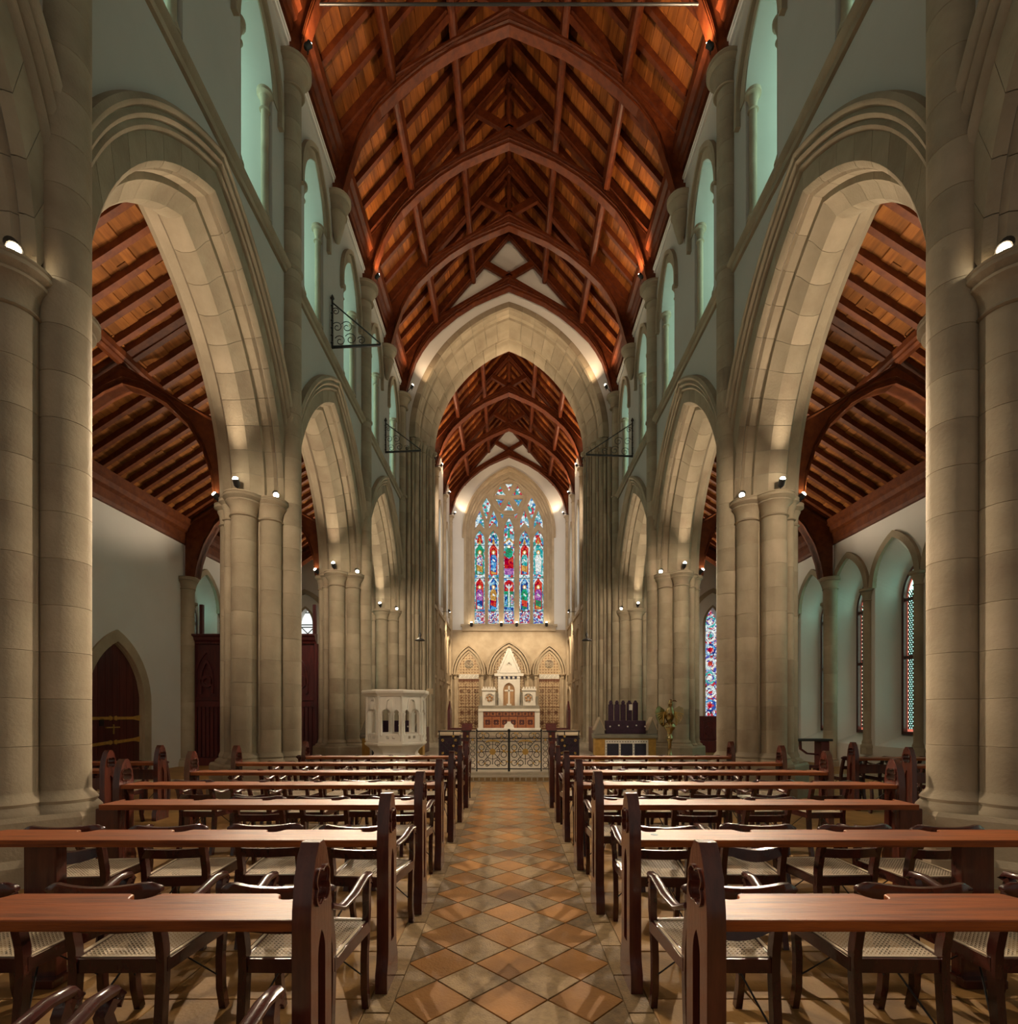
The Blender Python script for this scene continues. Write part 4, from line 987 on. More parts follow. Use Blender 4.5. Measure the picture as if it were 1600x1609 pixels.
def desk(i, s, x0, x1, y, lab, ends=(True, True), notches=True, group='nave prayer desks'):
    T = thing('prayer_desk', lab, 'bench', (s*x0, y, 0), group)
    # top board, outline in (x,y) with notches on the far edge
    a, c = x0+.03, x1-.03; yf, yb = y-.01, y+.255
    out = [(a, yf), (c, yf), (c, yb)]
    if notches:
        for n in reversed(NOTCH):
            if n+.05 < c and n-.05 > a+.02: out += [(n+.075, yb), (n+.052, yb-.012)]+[(n+.008+.038*math.cos(t), yb-.040-.026*math.sin(t)) for t in (0, .6, 1.2, 1.8, 2.4, 3.0)]+[(n-.042, yb-.015), (n-.055, yb)]
    out.append((a, yb))
    if s < 0: pass
    b = MB(); b.plate(out, [], lambda u, v, w: (s*u, v, w), .772, .812)
    o = b.build('desk_top', 'desk_wood', T); bv = o.modifiers.new('bevel', 'BEVEL'); bv.width = .005; bv.segments = 2; bv.limit_method = 'ANGLE'; bv.angle_limit = math.radians(60)
    if ends[0]: make_end(T, s*(x0-.0), y+.07, s)
    if ends[1]: make_end(T, s*x1, y+.07, s)
    else:
        b = MB(); 
        for xs in ((2.60,) if i < 2 else (x1-.06,)): b.box(s*(xs-.09), s*(xs+.09), y+.03, y+.11, 0, .775, bev=.006); b.box(s*(xs-.12), s*(xs+.12), y-.02, y+.16, 0, .05, bev=.006)
        b.build('support_board', 'end_wood', T)
    b = MB(); b.box(s*(x0+.04), s*(x1-.05), y+.13, y+.15, .56, .70); b.build('rail', 'end_wood', T) if i > 90 else None
    return T
RW = ['first', 'second', 'third', 'fourth', 'fifth', 'sixth', 'seventh']
RL = ['nearest the camera, running off the bottom %s', 'second from the camera', 'third from the camera, ending at the near pier', 'fourth from the camera, carved ends at both sides', 'fifth from the camera', 'sixth from the camera', 'farthest in the nave, just before the chancel step']
for s in (-1, 1):
    for i, y in enumerate(ROWS):
        x1 = [3.3, 3.28, 3.14, 3.80, 3.80, 3.84, 3.3 if s < 0 else 3.6][i]; l = RL[i] % side(s) if '%s' in RL[i] else RL[i]
        T = desk(i, s, .685, x1, y, 'long prayer desk, %s nave, %s' % (side(s), l), ends=(True, i >= 3))
        if i == 1 and s > 0:
            b = MB(); b.lathe([(.022, .8125), (.022, .8135)], s*.83, y+.12, 12); b.build('inkwell_hole', 'iron', T)
    for j, (y, xi) in enumerate(((5.25, 4.95), (6.35, 4.93), (7.38, 4.98)) if s < 0 else ((6.0, 5.38), (6.95, 5.38), (8.15, 5.42))):
        if j == 0: continue
        desk(99, s, xi, 8.6, y, 'dark prayer desk in the %s aisle beyond the near pier, %s of its two' % (side(s), ['', 'nearer', 'farther'][j]), ends=(True, True), notches=False, group='aisle prayer desks')

# ------------------------------------------------------------------ chairs
def cane_mesh():
    b = MB(); w0, w1, d = .205, .225, .40    # half widths rear/front, depth; local y 0..d from rear to front
    def hw(y): return w0+(w1-w0)*y/d
    def strand(p, q, z, t=.0022, h=.0012):
        p = Vector((*p, z)); q = Vector((*q, z)); dv = (q-p); t *= .72
        if dv.length < .01: return
        n = dv.normalized().cross(Vector((0,0,1)))*t
        b.add([p-n, p+n, q+n, q-n, ], [(0,1,2,3)])
    stp = .019; y = .008
    while y < d: strand((-hw(y), y), (hw(y), y), 0); strand((-hw(y+.004), y+.004), (hw(y+.004), y+.004), .001); y += stp
    n = int(.44/stp)
    for i in range(n): 
        x = -.21+i*stp; 
        strand((x, 0), (x*1.05, d), .001); strand((x+.004, 0), (x*1.05+.004, d), .0)
    def clipd(x0, sg):
        # diagonal x = x0 + sg*y
        pts = []
        for k in range(81):
            y = d*k/80; x = x0+sg*y
            if abs(x) <= hw(y): pts.append((x, y))
        if len(pts) > 1: strand(pts[0], pts[-1], .002, .0030)
    i = -.22-d
    while i < .22+d: clipd(i, 1); clipd(i+stp/2, -1); i += stp*1.0
    return b
def chair_proto(arms, serp):
    T = thing('chair', 'x', 'chair')
    hb = .185; zs = .43
    for q in (-1, 1):
        b = MB(); b.bar([(q*hb, -.035, 0), (q*hb, .0, .16), (q*hb, .02, .40), (q*hb, .015, .50), (q*hb, -.01, .62), (q*hb, -.045, .74), (q*(hb+.005), -.06, .785)], .036, .042, up=(0,1,0)); b.build('rear_leg', 'chair_wood', T, smooth=60)
        b = MB(); top = .47
        path = [(q*.215, .455, 0), (q*.215, .425, .12), (q*.218, .415, .28), (q*.22, .43, .42)]
        if arms: path += [(q*.226, .425, .50), (q*.235, .39, .58), (q*.24, .375, .64), (q*.235, .40, .675)]
        b.bar(path, .033, .038, up=(0,1,0)); b.build('front_leg', 'chair_wood', T, smooth=60)
        if arms:
            b = MB(); b.sweep([(q*.20, -.04, .70), (q*.215, .06, .655), (q*.228, .2, .665), (q*.236, .33, .70), (q*.238, .41, .695), (q*.238, .435, .665), (q*.238, .41, .65)], [(-.02,-.011),(.02,-.011),(.023,.003),(.012,.013),(-.012,.013),(-.023,.003)], up=(0,0,1)); b.build('arm', 'chair_wood', T, smooth=60)
        b = MB(); b.sweep([(q*.19, .02, .425), (q*.225, .44, .425)], [(-.015,-.03),(.015,-.03),(.015,.03),(-.015,.03)], up=(0,0,1)); b.build('side_rail', 'chair_wood', T)
        b = MB(); b.tube([(q*.19, .01, .12), (q*.07, .24, .405)], .0045, 6); b.tube([(q*.217, .42, .17), (q*.07, .24, .405)], .004, 6); b.build('wire_stay', 'iron', T)
    b = MB(); b.sweep([(-.185, .02, .425), (.185, .02, .425)], [(-.015,-.03),(.015,-.03),(.015,.03),(-.015,.03)], up=(0,0,1)); b.build('rear_rail', 'chair_wood', T)
    b = MB(); b.sweep([(-.22, .44, .425), (0, .455, .425), (.22, .44, .425)], [(-.016,-.03),(.016,-.03),(.016,.032),(-.016,.03)], up=(0,0,1)); b.build('front_rail', 'chair_wood', T)
    b = MB()
    if serp:      # serpentine lower rail
        xs = [-.185+.37*k/10 for k in range(11)]
        b.loft([[(x, -.005-.03*math.cos(x*PI/.4), .635-.02*math.cos(x*PI/.37)**2+.012), (x, -.02-.03*math.cos(x*PI/.4), .60-.045*math.cos(x*PI/.37)), (x, .0-.03*math.cos(x*PI/.4), .60-.045*math.cos(x*PI/.37)), (x, .02-.03*math.cos(x*PI/.4), .64-.02*math.cos(x*PI/.37)**2+.012)] for x in xs], True, True)
    else: b.sweep([(x, -.012-.035*math.cos(x*PI/.4), .615) for x in [-.185+.37*k/8 for k in range(9)]], [(-.009,-.028),(.009,-.028),(.012,.028),(-.012,.028)], up=(0,0,1))
    b.build('lower_rail', 'chair_wood', T, smooth=50)
    b = MB(); xs = [-.235+.47*k/14 for k in range(15)]; rg = []
    for x in xs:
        e = max(0, abs(x)-.17)/.065; y = -.062-.05*math.cos(x*PI/.47); h = .068*(1-.75*e**2.2); zc = .765+.018*(abs(x)/.235)**2-.006*e
        rg.append([(x, y-.012, zc-h/2), (x, y-.018, zc), (x, y-.012, zc+h/2), (x, y+.006, zc+h/2+.002), (x, y+.012, zc), (x, y+.008, zc-h/2)])
    b.loft(rg, True, True); b.build('crest_rail', 'chair_wood', T, smooth=60)
    o = inst(CANE, 'cane_seat', T, (0, .03, .452)); o['kind'] = 'stuff'
    b = MB(); b.sweep([(-.196,.028,.455),(.196,.028,.455),(.218,.432,.455),(-.218,.432,.455)], [(-.009,-.003),(.009,-.003),(.009,.004),(-.009,.004)], up=(0,0,1), closed=True); b.build('seat_edging', 'cane', o)
    return T
co = cane_mesh().build('cane_seat', 'cane', fix=False); CANE = co.data; bpy.data.objects.remove(co)
PROTO = {k: chair_proto(*k) for k in ((True, False), (False, False), (True, True))}
used = set()
def chair(kind, x, y, rz, lab, group='cane chairs in the nave'):
    p = PROTO[kind]
    if kind in used: p = copy_tree(p)
    used.add(kind); p.location = (x, y, 0); p.rotation_euler.z = rz; p['label'] = lab; p['group'] = group; return p
PLC = ['beside the aisle', 'second from the aisle', 'third from the aisle', 'fourth from the aisle', 'fifth from the aisle', 'outermost']
rr = random.Random(3)
for s in (-1, 1):
    for i in range(-1, 7):
        y = 1.75+1.107*i+.47
        xs = [.95, 1.67, 2.27, 2.87] if i == 0 else [.96+.60*k for k in range(4 if i < 3 else 5)]
        if i == -1: xs = [.92, 1.52] if s < 0 else []
        for k, x in enumerate(xs):
            if i == 2 and k == 3: continue
            kd = (True, False) if (k == 0 or i == -1 or rr.random() < .35) else ((True, True) if rr.random() < .25 else (False, False))
            if i == 0: kd = (True, False) if k in ((0, 1) if s < 0 else (2,)) else ((True, True) if s > 0 and k == 0 else (False, False))
            where = 'before the %s %s desk' % (RW[i], side(s)) if i >= 0 else 'at the bottom %s corner, only its arms in view' % side(s)
            chair(kd, s*x+rr.uniform(-.03, .03)*(i > 0), y+rr.uniform(-.02, .06)*(i > 0), rr.uniform(-.09, .09) if i > 0 else rr.uniform(-.02, .02), 'cane %s %s, %s' % ('armchair' if kd[0] else 'side chair', where, PLC[k]))
    for i, y in enumerate((6.85, 7.9) if s < 0 else (7.45, 8.65)):
        for k in range(3):
            chair((True, False) if k == 1 else (False, False), s*(5.35+.02*k+.62*k+(.35 if s > 0 else 0)), y, rr.uniform(-.1, .1), 'dark cane chair, %s aisle, beyond the %s aisle desk, %s' % (side(s), ['nearer', 'farther'][i], PLC[k]), 'cane chairs in the aisles')

# small dark desk by the right aisle wall
T = thing('reading_desk', 'small dark desk with curved brackets by the right aisle wall', 'desk', (6.6, 11.6, 0))
b = MB(); b.box(6.30, 7.15, 11.5, 11.85, .90, .95, bev=.008); b.build('top', 'iron', T)
for x in (6.95,): 
    b = MB(); b.box(x-.05, x+.15, 11.55, 11.8, 0, .9, bev=.01); b.box(x-.5, x+.15, 11.6, 11.7, .3, .36); b.box(x-.5, x+.15, 11.6, 11.7, .12, .17); b.build('stand', 'screen_wood', T)
    b = MB(); b.bar([(x-.45, 11.65, .9), (x-.44, 11.65, .72), (x-.3, 11.65, .62), (x-.05, 11.65, .6)], .04, .05, up=(0,1,0)); b.build('bracket', 'screen_wood', T)
    for q in range(5):
        b = MB(); b.box(x-.45+q*.1, x-.42+q*.1, 11.62, 11.68, .17, .3); b.build('spindle', 'screen_wood', T)

# leaflets and kneelers lying on the desks' shelves
for k, (x, y) in enumerate(((1.75, 6.2), (3.0, 6.2), (.98, 7.3), (1.9, 7.3), (2.6, 8.4))):
    b = MB(); b.box(x-.1, x+.1, y+.28, y+.42, .455, .475); o = b.build('booklet', 'paper'); tag(o, '%s pale service booklet lying on a chair on the right side' % NTH[k], 'booklet', 'service booklets'); 

# ------------------------------------------------------------------ pulpit
px, py = -2.87, 13.3
T = thing('pulpit', 'white octagonal stone pulpit with open trefoil arches', 'pulpit', (px, py, .10)); R = .735
b = MB(); a0 = PI/8
b.lathe([(1.0,.10),(1.0,.34),(.94,.36),(.94,.40)], px, py, 8, a0=a0); b.build('step', 'step_stone', T)
b = MB(); b.lathe([(.62,.40),(.62,.44),(.56,.50),(.56,.54),(.60,.60),(.70,.68),(.78,.74),(.79,.78),(.76,.80),(.76,.84)], px, py, 8, a0=a0); b.build('bowl', 'marble', T, smooth=25)
b = MB(); b.lathe([(.76,1.93),(.79,1.96),(.82,1.99),(.85,2.01),(.865,2.04),(.865,2.07),(.84,2.09),(.70,2.09),(.68,2.02),(.68,1.93)], px, py, 8, a0=a0, caps=False); b.build('cornice', 'marble', T, smooth=25)
def tref(a, z0, zs, h):
    r = [(a, z0), (a, zs)]+[(a*.55+a*.48*math.cos(t), zs+.02+a*.48*math.sin(t)) for t in (0.2, .7, 1.2, 1.6)]+[(a*.42*math.cos(t), zs+h-a*.42+a*.42*math.sin(t)) for t in (-.1, .4, .9, 1.3)]
    return r+[(-x, z) for x, z in reversed(r)]
for q in range(8):
    an = a0+PI/8+q*PI/4-PI/8*0; an = q*PI/4+PI/4*0
    ap = R*math.cos(PI/8)*1.0; hw = R*math.sin(PI/8)
    cx, cy = px+ap*math.cos(an), py+ap*math.sin(an); tx, ty = -math.sin(an), math.cos(an)
    fn = lambda u, z, w: (cx+tx*u-math.cos(an)*w, cy+ty*u-math.sin(an)*w, z)
    hl = [tref(.205, 1.02, 1.50, .36), foil(-.07, .93, .045, 4, 3, PI/4), foil(.07, .93, .045, 4, 3, PI/4)]
    b = MB(); b.plate([(-hw,.84),(hw,.84),(hw,1.94),(-hw,1.94)], hl, fn, 0, .08); pn = b.build('panel', 'marble', T)
    b = MB(); 
    k = tref(.205, 1.49, 1.50, .36)[1:-1]; k2 = [(x*1.22, 1.52+(z-1.52)*1.15) for x, z in k]; ring(b, k, k2, fn, -.015, .01)
    for qq in (-1, 1):
        c = fn(qq*.225, 0, -.012); b.lathe([(.032,.98),(.032,1.01),(.022,1.03),(.020,1.46),(.034,1.50),(.034,1.53)], c[0], c[1], 10)
    b.build('panel_shafts', 'marble', pn, smooth=40)
    ca_ = an+PI/8; cxx, cyy = px+R*math.cos(ca_), py+R*math.sin(ca_); b = MB(); b.lathe([(.045,.84),(.04,.9),(.03,.93),(.03,1.9),(.045,1.94)], cxx, cyy, 10); b.build('corner_shaft', 'marble', T, smooth=40)
b = MB(); b.lathe([(.60,.84),(.60,.86)], px, py, 8, a0=a0); b.build('deck', 'door_wood', T)
b = MB(); b.box(px+.62, px+.9, py+.2, py+.4, 2.08, 2.14) if False else b.box(px+.72, px+.9, py+.25, py+.28, 2.02, 2.16); b.build('book_board', 'stone_pale', T)
T = thing('wall_screen_panel', 'small pale hanging panel on the pier behind the pulpit', 'panel', (-2.4, 15.1, 3)); 
bpy.data.objects.remove(T)

# ------------------------------------------------------------------ iron gates and rail at the chancel step
GY = 12.2; GZ = .16
def ringtube(b, cx, cz, r, t=.008, n=14, y=GY, a0=0, a1=2*PI):
    full = abs(a1-a0-2*PI) < .01
    pts = [(cx+r*math.cos(a0+(a1-a0)*k/n), y, cz+r*math.sin(a0+(a1-a0)*k/n)) for k in range(n if full else n+1)]
    b.sweep(pts, [(-t,-t),(t,-t),(t,t),(-t,t)], up=(0,1,0), closed=full)
def flower(cx, cz, r, parent, y=GY-.02, m='gilt'):
    b = MB(); b.plate(foil(cx, cz, r, 8, 3, 0, .6), [], yplane(y), 0, .02); b.plate(circ(cx, cz, r*.35, 8), [], yplane(y), -.015, .0); b.build('rosette', m, parent)
def leaf(b, cx, cz, r, a, y=GY-.015):
    p = [(0, 0), (.5, .35), (1, .15), (.9, -.1), (.5, -.1)]
    c, s_ = math.cos(a), math.sin(a); b.plate([(cx+r*(u*c-v*s_), cz+r*(u*s_+v*c)) for u, v in p], [], yplane(y), 0, .01)
def gate(x0, x1, lab, nm='iron_gate', gr='iron gates'):
    T = thing(nm, lab, 'gate' if nm == 'iron_gate' else 'railing', ((x0+x1)/2, GY, GZ), gr)
    b = MB(); w = x1-x0; cx = (x0+x1)/2
    for z, t in ((1.10, .014), (.93, .012), (.86, .008), (.22, .012)): b.box(x0, x1, GY-t, GY+t, z-t, z+t)
    b.build('rail', 'iron', T)
    for x in (x0+.012, x1-.012):
        b = MB(); b.box(x-.014, x+.014, GY-.014, GY+.014, GZ, 1.12); b.lathe([(.02,1.1),(.025,1.125),(.01,1.15)], x, GY, 8); b.build('stile', 'iron', T)
    b = MB(); cz = .62; hw = w/2-.03
    for a in range(8):
        t = a*PI/4; L = .30 if a % 2 == 0 else .40; L = min(L, .385)
        b.bar([(cx+.05*math.cos(t), GY, cz+.05*math.sin(t)), (cx+min(hw, L)*math.cos(t), GY, cz+L*math.sin(t))], .014, .014, up=(0,1,0))
    for sx in (-1, 1):
        for zz in (.36, .55, .72): ringtube(b, cx+sx*.26, zz, .065)
        ringtube(b, cx+sx*.11, .36, .06); ringtube(b, cx+sx*.11, .80, .045)
        for zz in (.30, .45, .65, .8): ringtube(b, cx+sx*.13, zz, .03, .005, 8)
        ringtube(b, cx+sx*.14, 1.0, .06, .007); ringtube(b, cx+sx*.28, 1.0, .05, .007)
    ringtube(b, cx, cz, .17, .006, 18); b.build('scrollwork', 'iron', T)
    b = MB(); b.loft([[(cx+.17*math.cos(t), GY-.012, .84+.06*math.sin(t)*1.0), (cx+.13*math.cos(t), GY-.012, .84+.02*math.sin(t)), (cx+.13*math.cos(t), GY+.005, .84+.02*math.sin(t)), (cx+.17*math.cos(t), GY+.005, .84+.06*math.sin(t))] for t in [PI*k/8 for k in range(9)]], True, True)
    for sx in (-1, 1):
        for (dx, dz, a) in ((.30,.26,2.4),(.20,.30,1.2),(.30,-.02,.4),(.16,-.24,-1),(.30,-.22,-.4),(.14,.40,.6),(.26,.40,2.2),(.22,.10,.6)): leaf(b, cx+sx*dx-.0, cz+dz, .07, a if sx > 0 else PI-a)
    b.build('gilt_leaves', 'gilt', T)
    flower(cx, cz, .075, T)
    for sx in (-1, 1): flower(cx+sx*.26, cz+.02, .03, T)
    return T
gate(-.765, 0, 'left leaf of the black wrought iron chancel gates with gilt flowers'); gate(0, .765, 'right leaf of the black wrought iron chancel gates with gilt flowers')
for s in (-1, 1):
    T = thing('iron_railing', 'narrow scrolled iron railing panel beside the %s gate leaf' % side(s), 'railing', (s*1.1, GY, GZ), 'iron railings')
    b = MB(); 
    for z, t in ((1.10, .014), (.93, .01), (.22, .012)): X0, X1 = sorted((s*.78, s*1.66)); b.box(X0, X1, GY-t, GY+t, z-t, z+t)
    b.build('rail', 'iron', T)
    for x in (.97, 1.3, 1.63):
        b = MB(); b.box(s*x-.012, s*x+.012, GY-.012, GY+.012, GZ, 1.1); b.build('upright', 'iron', T)
    b = MB()
    for x in (.85, 1.06, 1.2, 1.4, 1.53):
        for k in range(5): ringtube(b, s*x, .30+k*.135, .055, .006, 10)
    b.build('scrollwork', 'iron', T)
    for x, z in ((.97, .98), (.97, .80), (.97,.52), (.85,.9), (1.3,.98), (1.3,.76)): flower(s*x, z, .028, T)
    # dark desk fronts with gilt flowers beside the gates
    T = thing('choir_desk', 'dark cloth-hung desk with gilt flower bosses on the %s of the gates' % side(s), 'desk', (s*1.75, 12.9, .16), 'choir desks')
    b = MB(); X0, X1 = sorted((s*1.22, s*1.72)); b.box(X0, X1, 12.75, 13.3, .16, .98, bev=.01); b.build('hanging', 'purple', T)
    for j in range(4):
        b = MB(); b.add([(X0-.02, 12.68+j*.17, 1.00-j*.005+.02*j), (X1+.02, 12.68+j*.17, 1.0+.02*j), (X1+.02, 12.68+j*.17+.09, 1.035+.02*j), (X0-.02, 12.68+j*.17+.09, 1.035+.02*j), (X0-.02, 12.68+j*.17, .975+.02*j), (X1+.02, 12.68+j*.17, .975+.02*j), (X1+.02, 12.68+j*.17+.09, 1.01+.02*j), (X0-.02, 12.68+j*.17+.09, 1.01+.02*j)], [(0,1,2,3),(4,7,6,5),(0,4,5,1),(1,5,6,2),(2,6,7,3),(3,7,4,0)]); b.build('slat', 'stone_pale', T)
    for x in (1.30, 1.62):
        for z in (.86, .55): flower(s*x, z, .035, T, y=12.72)
    # low stone screen with blue panels and gabled ends, purple desk behind
    T = thing('stone_screen', 'low gilded stone screen with dark blue panels on the %s, purple-draped desk on top' % side(s), 'screen', (s*3.0, 14.2, .16), 'low chancel screens')
    YF = 14.2; XL = 2.35; XR = 4.0
    b = MB(); X0, X1 = sorted((s*XL, s*XR)); b.box(X0, X1, YF, YF+.35, .16, .84); b.build('body', 'hinge', T)
    b = MB(); pr = [(YF-.06,.84),(YF-.08,.88),(YF-.08,.93),(YF+.05,.96),(YF+.40,.96),(YF+.40,.84)]
    b.loft([[(x, y, z) for y, z in pr] for x in (X0-.04, X1+.04)], True, True); b.build('coping', 'stone_grey', T)
    fn = yplane(YF)
    pa, pb = (XL+.26, XR-.22); hol = []
    for q in range(3):
        u0 = pa+.05+(pb-pa-.05)*q/3; u1 = pa+(pb-pa-.05)*(q+1)/3; hol.append([(s*u0+.0, .26), (s*u1, .26), (s*u1, .70), (s*u0, .70)])
        b = MB(); X2, X3 = sorted((s*u0, s*u1)); b.box(X2, X3, YF-.012, YF-.003, .26, .70); b.build('blue_panel', 'blue_panel', T)
    b = MB(); b.plate([(s*pa, .18), (s*pb, .18), (s*pb, .80), (s*pa, .80)], hol, fn, -.04, 0); b.build('panel_frame', 'marble', T)
    b = MB()
    for q in range(16): u = pa+.05+(pb-pa-.1)*q/15; b.plate(circ(s*u, .75, .014, 6), [], fn, -.048, -.04)
    for q in range(3):
        for k in range(6): u = pa+.028+(pb-pa-.05)*q/3; b.plate(circ(s*u, .28+k*.08, .010, 6), [], fn, -.048, -.04)
    b.build('gilt_studs', 'iron', T, kind='stuff')
    for u in (XL+.12, XR-.10):
        b = MB(); b.plate([(s*u-.13,.96),(s*u+.13,.96),(s*u+.13,1.08),(s*u,1.36),(s*u-.13,1.08)], [], fn, .0, .30); b.build('gabled_end', 'stone_grey', T); b = MB(); b.plate([(s*u-.16,1.06),(s*u,1.42),(s*u+.16,1.06),(s*u+.13,1.06),(s*u,1.36),(s*u-.13,1.06)], [], fn, -.03, .33); b.build('gable_coping', 'stone_pale', T)
    b = MB(); b.box(s*(XL+.3), s*(XR-.25), YF+.1, YF+.25, .96, 1.32, bev=.01); b.build('drape', 'purple', T)
    b = MB(); 
    for q in range(5):
        u = XL+.42+q*.24; b.plate(foil(s*u, 1.16+.03*(q % 2), .022, 6, 3, 0), [], fn, .085, .1)
    b.build('pale_bosses', 'paper', T)
    # small prie-dieu just beyond the railing
    T = thing('kneeling_desk', 'small dark kneeling desk standing behind the railing on the %s' % side(s), 'desk', (s*1.02, 12.9, .16), 'kneeling desks')
    b = MB(); X0, X1 = sorted((s*.98, s*1.12)); b.box(X0, X1, 12.9, 13.1, .16, 1.1, bev=.01); b.build('stand', 'screen_wood', T)
    b = MB(); b.add([(s*1.05-.13, 12.85, 1.10), (s*1.05+.13, 12.85, 1.10), (s*1.05+.13, 13.15, 1.26), (s*1.05-.13, 13.15, 1.26), (s*1.05-.1, 12.88, 1.05), (s*1.05+.1, 12.88, 1.05), (s*1.05+.1, 13.12, 1.18), (s*1.05-.1, 13.12, 1.18)], [(0,1,2,3),(4,7,6,5),(0,4,5,1),(1,5,6,2),(2,6,7,3),(3,7,4,0)]); b.build('book_slope', 'screen_wood', T)
    # sanctuary chair with tall pointed back seen from the side
    T = thing('sanctuary_chair', 'dark high-backed chair with a pointed finial inside the chancel on the %s' % side(s), 'chair', (s*2.05, 18.0, .16), 'sanctuary chairs'); cy = 18.0
    b = MB(); b.box(s*2.0, s*2.09, cy-.3, cy+.3, .16, 1.65, bev=.01); b.loft([[(s*2.045-.045, cy-.3, 1.62), (s*2.045+.045, cy-.3, 1.62), (s*2.045+.045, cy+.3, 1.62), (s*2.045-.045, cy+.3, 1.62)], [(s*2.045-.02, cy-.02, 1.95), (s*2.045+.02, cy-.02, 1.95), (s*2.045+.02, cy+.02, 1.95), (s*2.045-.02, cy+.02, 1.95)]], True, True); b.build('back', 'screen_wood', T)
    b = MB(); X0, X1 = sorted((s*1.5, s*2.0)); b.box(X0, X1, cy-.28, cy+.28, .58, .68, bev=.01); b.build('seat', 'screen_wood', T)
    for q in (-1, 1):
        b = MB(); b.box(X0, X1, cy+q*.27-.03, cy+q*.27+.03, .95, 1.02, bev=.01); b.build('arm', 'screen_wood', T); b = MB(); b.box(s*1.53-.04, s*1.53+.04, cy+q*.27-.03, cy+q*.27+.03, .16, .95, bev=.008); b.build('front_leg', 'screen_wood', T)
    # choir stall rows along the chancel
    T = thing('choir_stall', 'row of dark carved choir stalls against the %s chancel arch shafts' % side(s), 'stall', (s*3.2, 16.6, .16), 'choir stalls')
    b = MB(); X0, X1 = sorted((s*2.9, s*3.5)); b.box(X0, X1, 15.6, 19.0, .16, 1.05, bev=.02); b.build('desk_front', 'screen_wood', T)
    if s > 0:
        for q in range(5):
            x = 3.15+q*.19; b = MB(); b.box(x-.075, x+.075, 16.1, 16.2, .9, 1.80+.05*(q > 2), bev=.01); b.lathe([(.05,1.80),(.06,1.86),(.03,1.92)], x, 16.15, 8); b.build('stall_end', 'purple', T)
        b = MB(); b.box(3.70, 3.80, 16.05, 16.1, 1.62, 1.80); b.build('label_card', 'paper', T)

# ------------------------------------------------------------------ eagle lectern
ex, ey = 4.0, 13.0
T = thing('eagle_lectern', 'polished brass eagle lectern with spread wings in front of the right pier', 'lectern', (ex, ey, 0))
b = MB(); b.lathe([(.26,0),(.27,.04),(.2,.1),(.12,.16),(.07,.25),(.06,.4),(.09,.44),(.06,.48),(.045,.6),(.045,.8),(.07,.84),(.09,.9),(.06,.96),(.05,1.0),(.08,1.08),(.13,1.14),(.14,1.2),(.11,1.27),(.05,1.32)], ex, ey, 20); b.build('column', 'brass', T, smooth=50)
b = MB(); b.xf = Matrix.Translation((ex, ey, 1.47)) @ Matrix.Rotation(.25, 4, 'X')
b.lathe([(.01,-.20),(.07,-.15),(.11,-.05),(.12,.05),(.09,.14),(.06,.2),(.055,.26),(.065,.30),(.05,.34),(.01,.36)], 0, 0, 14); b.build('body', 'brass', T, smooth=60)
b = MB(); b.xf = Matrix.Translation((ex+.02, ey-.02, 1.80)); b.lathe([(.01,-.05),(.05,-.03),(.06,.01),(.045,.05),(.01,.07)], 0, 0, 12); b.xf = None
b.sweep([(ex+.04, ey-.05, 1.82), (ex+.11, ey-.1, 1.83), (ex+.15, ey-.13, 1.80)], [(-.02,-.015),(.02,-.015),(0,.02)], up=(0,0,1), scales=[1, .7, .15]); b.build('head', 'brass', T, smooth=60)
for q in (-1, 1):
    b = MB(); fnw = lambda u, z, w: (ex+q*u, ey+.10-abs(u)*.35+w, z)
    b.plate([(.05,1.50),(.12,1.62),(.24,1.70),(.33,1.66),(.36,1.55),(.33,1.40),(.25,1.27),(.15,1.18),(.09,1.22),(.10,1.35)], [], fnw, 0, .03); b.build('wing', 'brass', T, smooth=30)
    b = MB()
    for k in range(6): a = k/5; b.bar([(ex+q*(.10+.03*a), ey+.02, 1.56-.05*a), (ex+q*(.33-.17*a), ey+.02-.05, 1.50-.27*a)], .012, .012, up=(0,1,0))
    b.build('feathers', 'gilt', T)

# ------------------------------------------------------------------ altar, reredos, tiled arcade
T = thing('altar', 'carved wooden altar front in a white marble frame with a dark stone shelf', 'altar', (0, 31.9, .52))
b = MB(); 
for s in (-1, 1): X0, X1 = sorted((s*1.56, s*1.86)); b.box(X0, X1, 31.5, 32.4, .52, 1.72, bev=.01)
b.box(-1.86, 1.86, 31.46, 32.4, 1.66, 1.82, bev=.01); b.build('frame', 'marble', T)
b = MB(); b.box(-1.56, 1.56, 31.55, 32.3, .52, 1.66); b.build('front_board', 'door_wood', T)  # backing board in darker wood, standing in for shade inside the carved openings
for q in range(8):
    x = -1.36+q*.39; b = MB(); b.plate([(x-.17,1.40),(x+.17,1.40),(x+.17,1.62),(x-.17,1.62)], [foil(x, 1.51, .08, 4, 3)], yplane(31.5), 0, .05); b.build('quatrefoil_panel', 'altar_wood', T)
for q in range(6):
    x = -1.29+q*.515
    b = MB(); b.plate([(x-.24,.58),(x+.24,.58),(x+.24,1.34),(x-.24,1.34)], [foil(x, 1.0, .19, 4, 4, PI/4)], yplane(31.5), 0, .05); b.box(x-.03, x+.03, 31.49, 31.5, .95, 1.05); b.build('carved_panel', 'altar_wood', T)
b = MB(); b.plate([(-.32,.62),(.32,.62),(.26,.85),(.12,.95),(.1,1.05),(-.1,1.05),(-.12,.95),(-.26,.85)], [], yplane(31.44), 0, .06); b.build('central_carving', 'marble', T)
b = MB(); b.box(-1.86, 1.86, 31.7, 32.45, 1.82, 2.02, bev=.01); b.build('retable_shelf', 'stone_grey', T)
T = thing('cross', 'gold and ivory standing cross on the altar shelf', 'cross', (0, 31.9, 2.02))
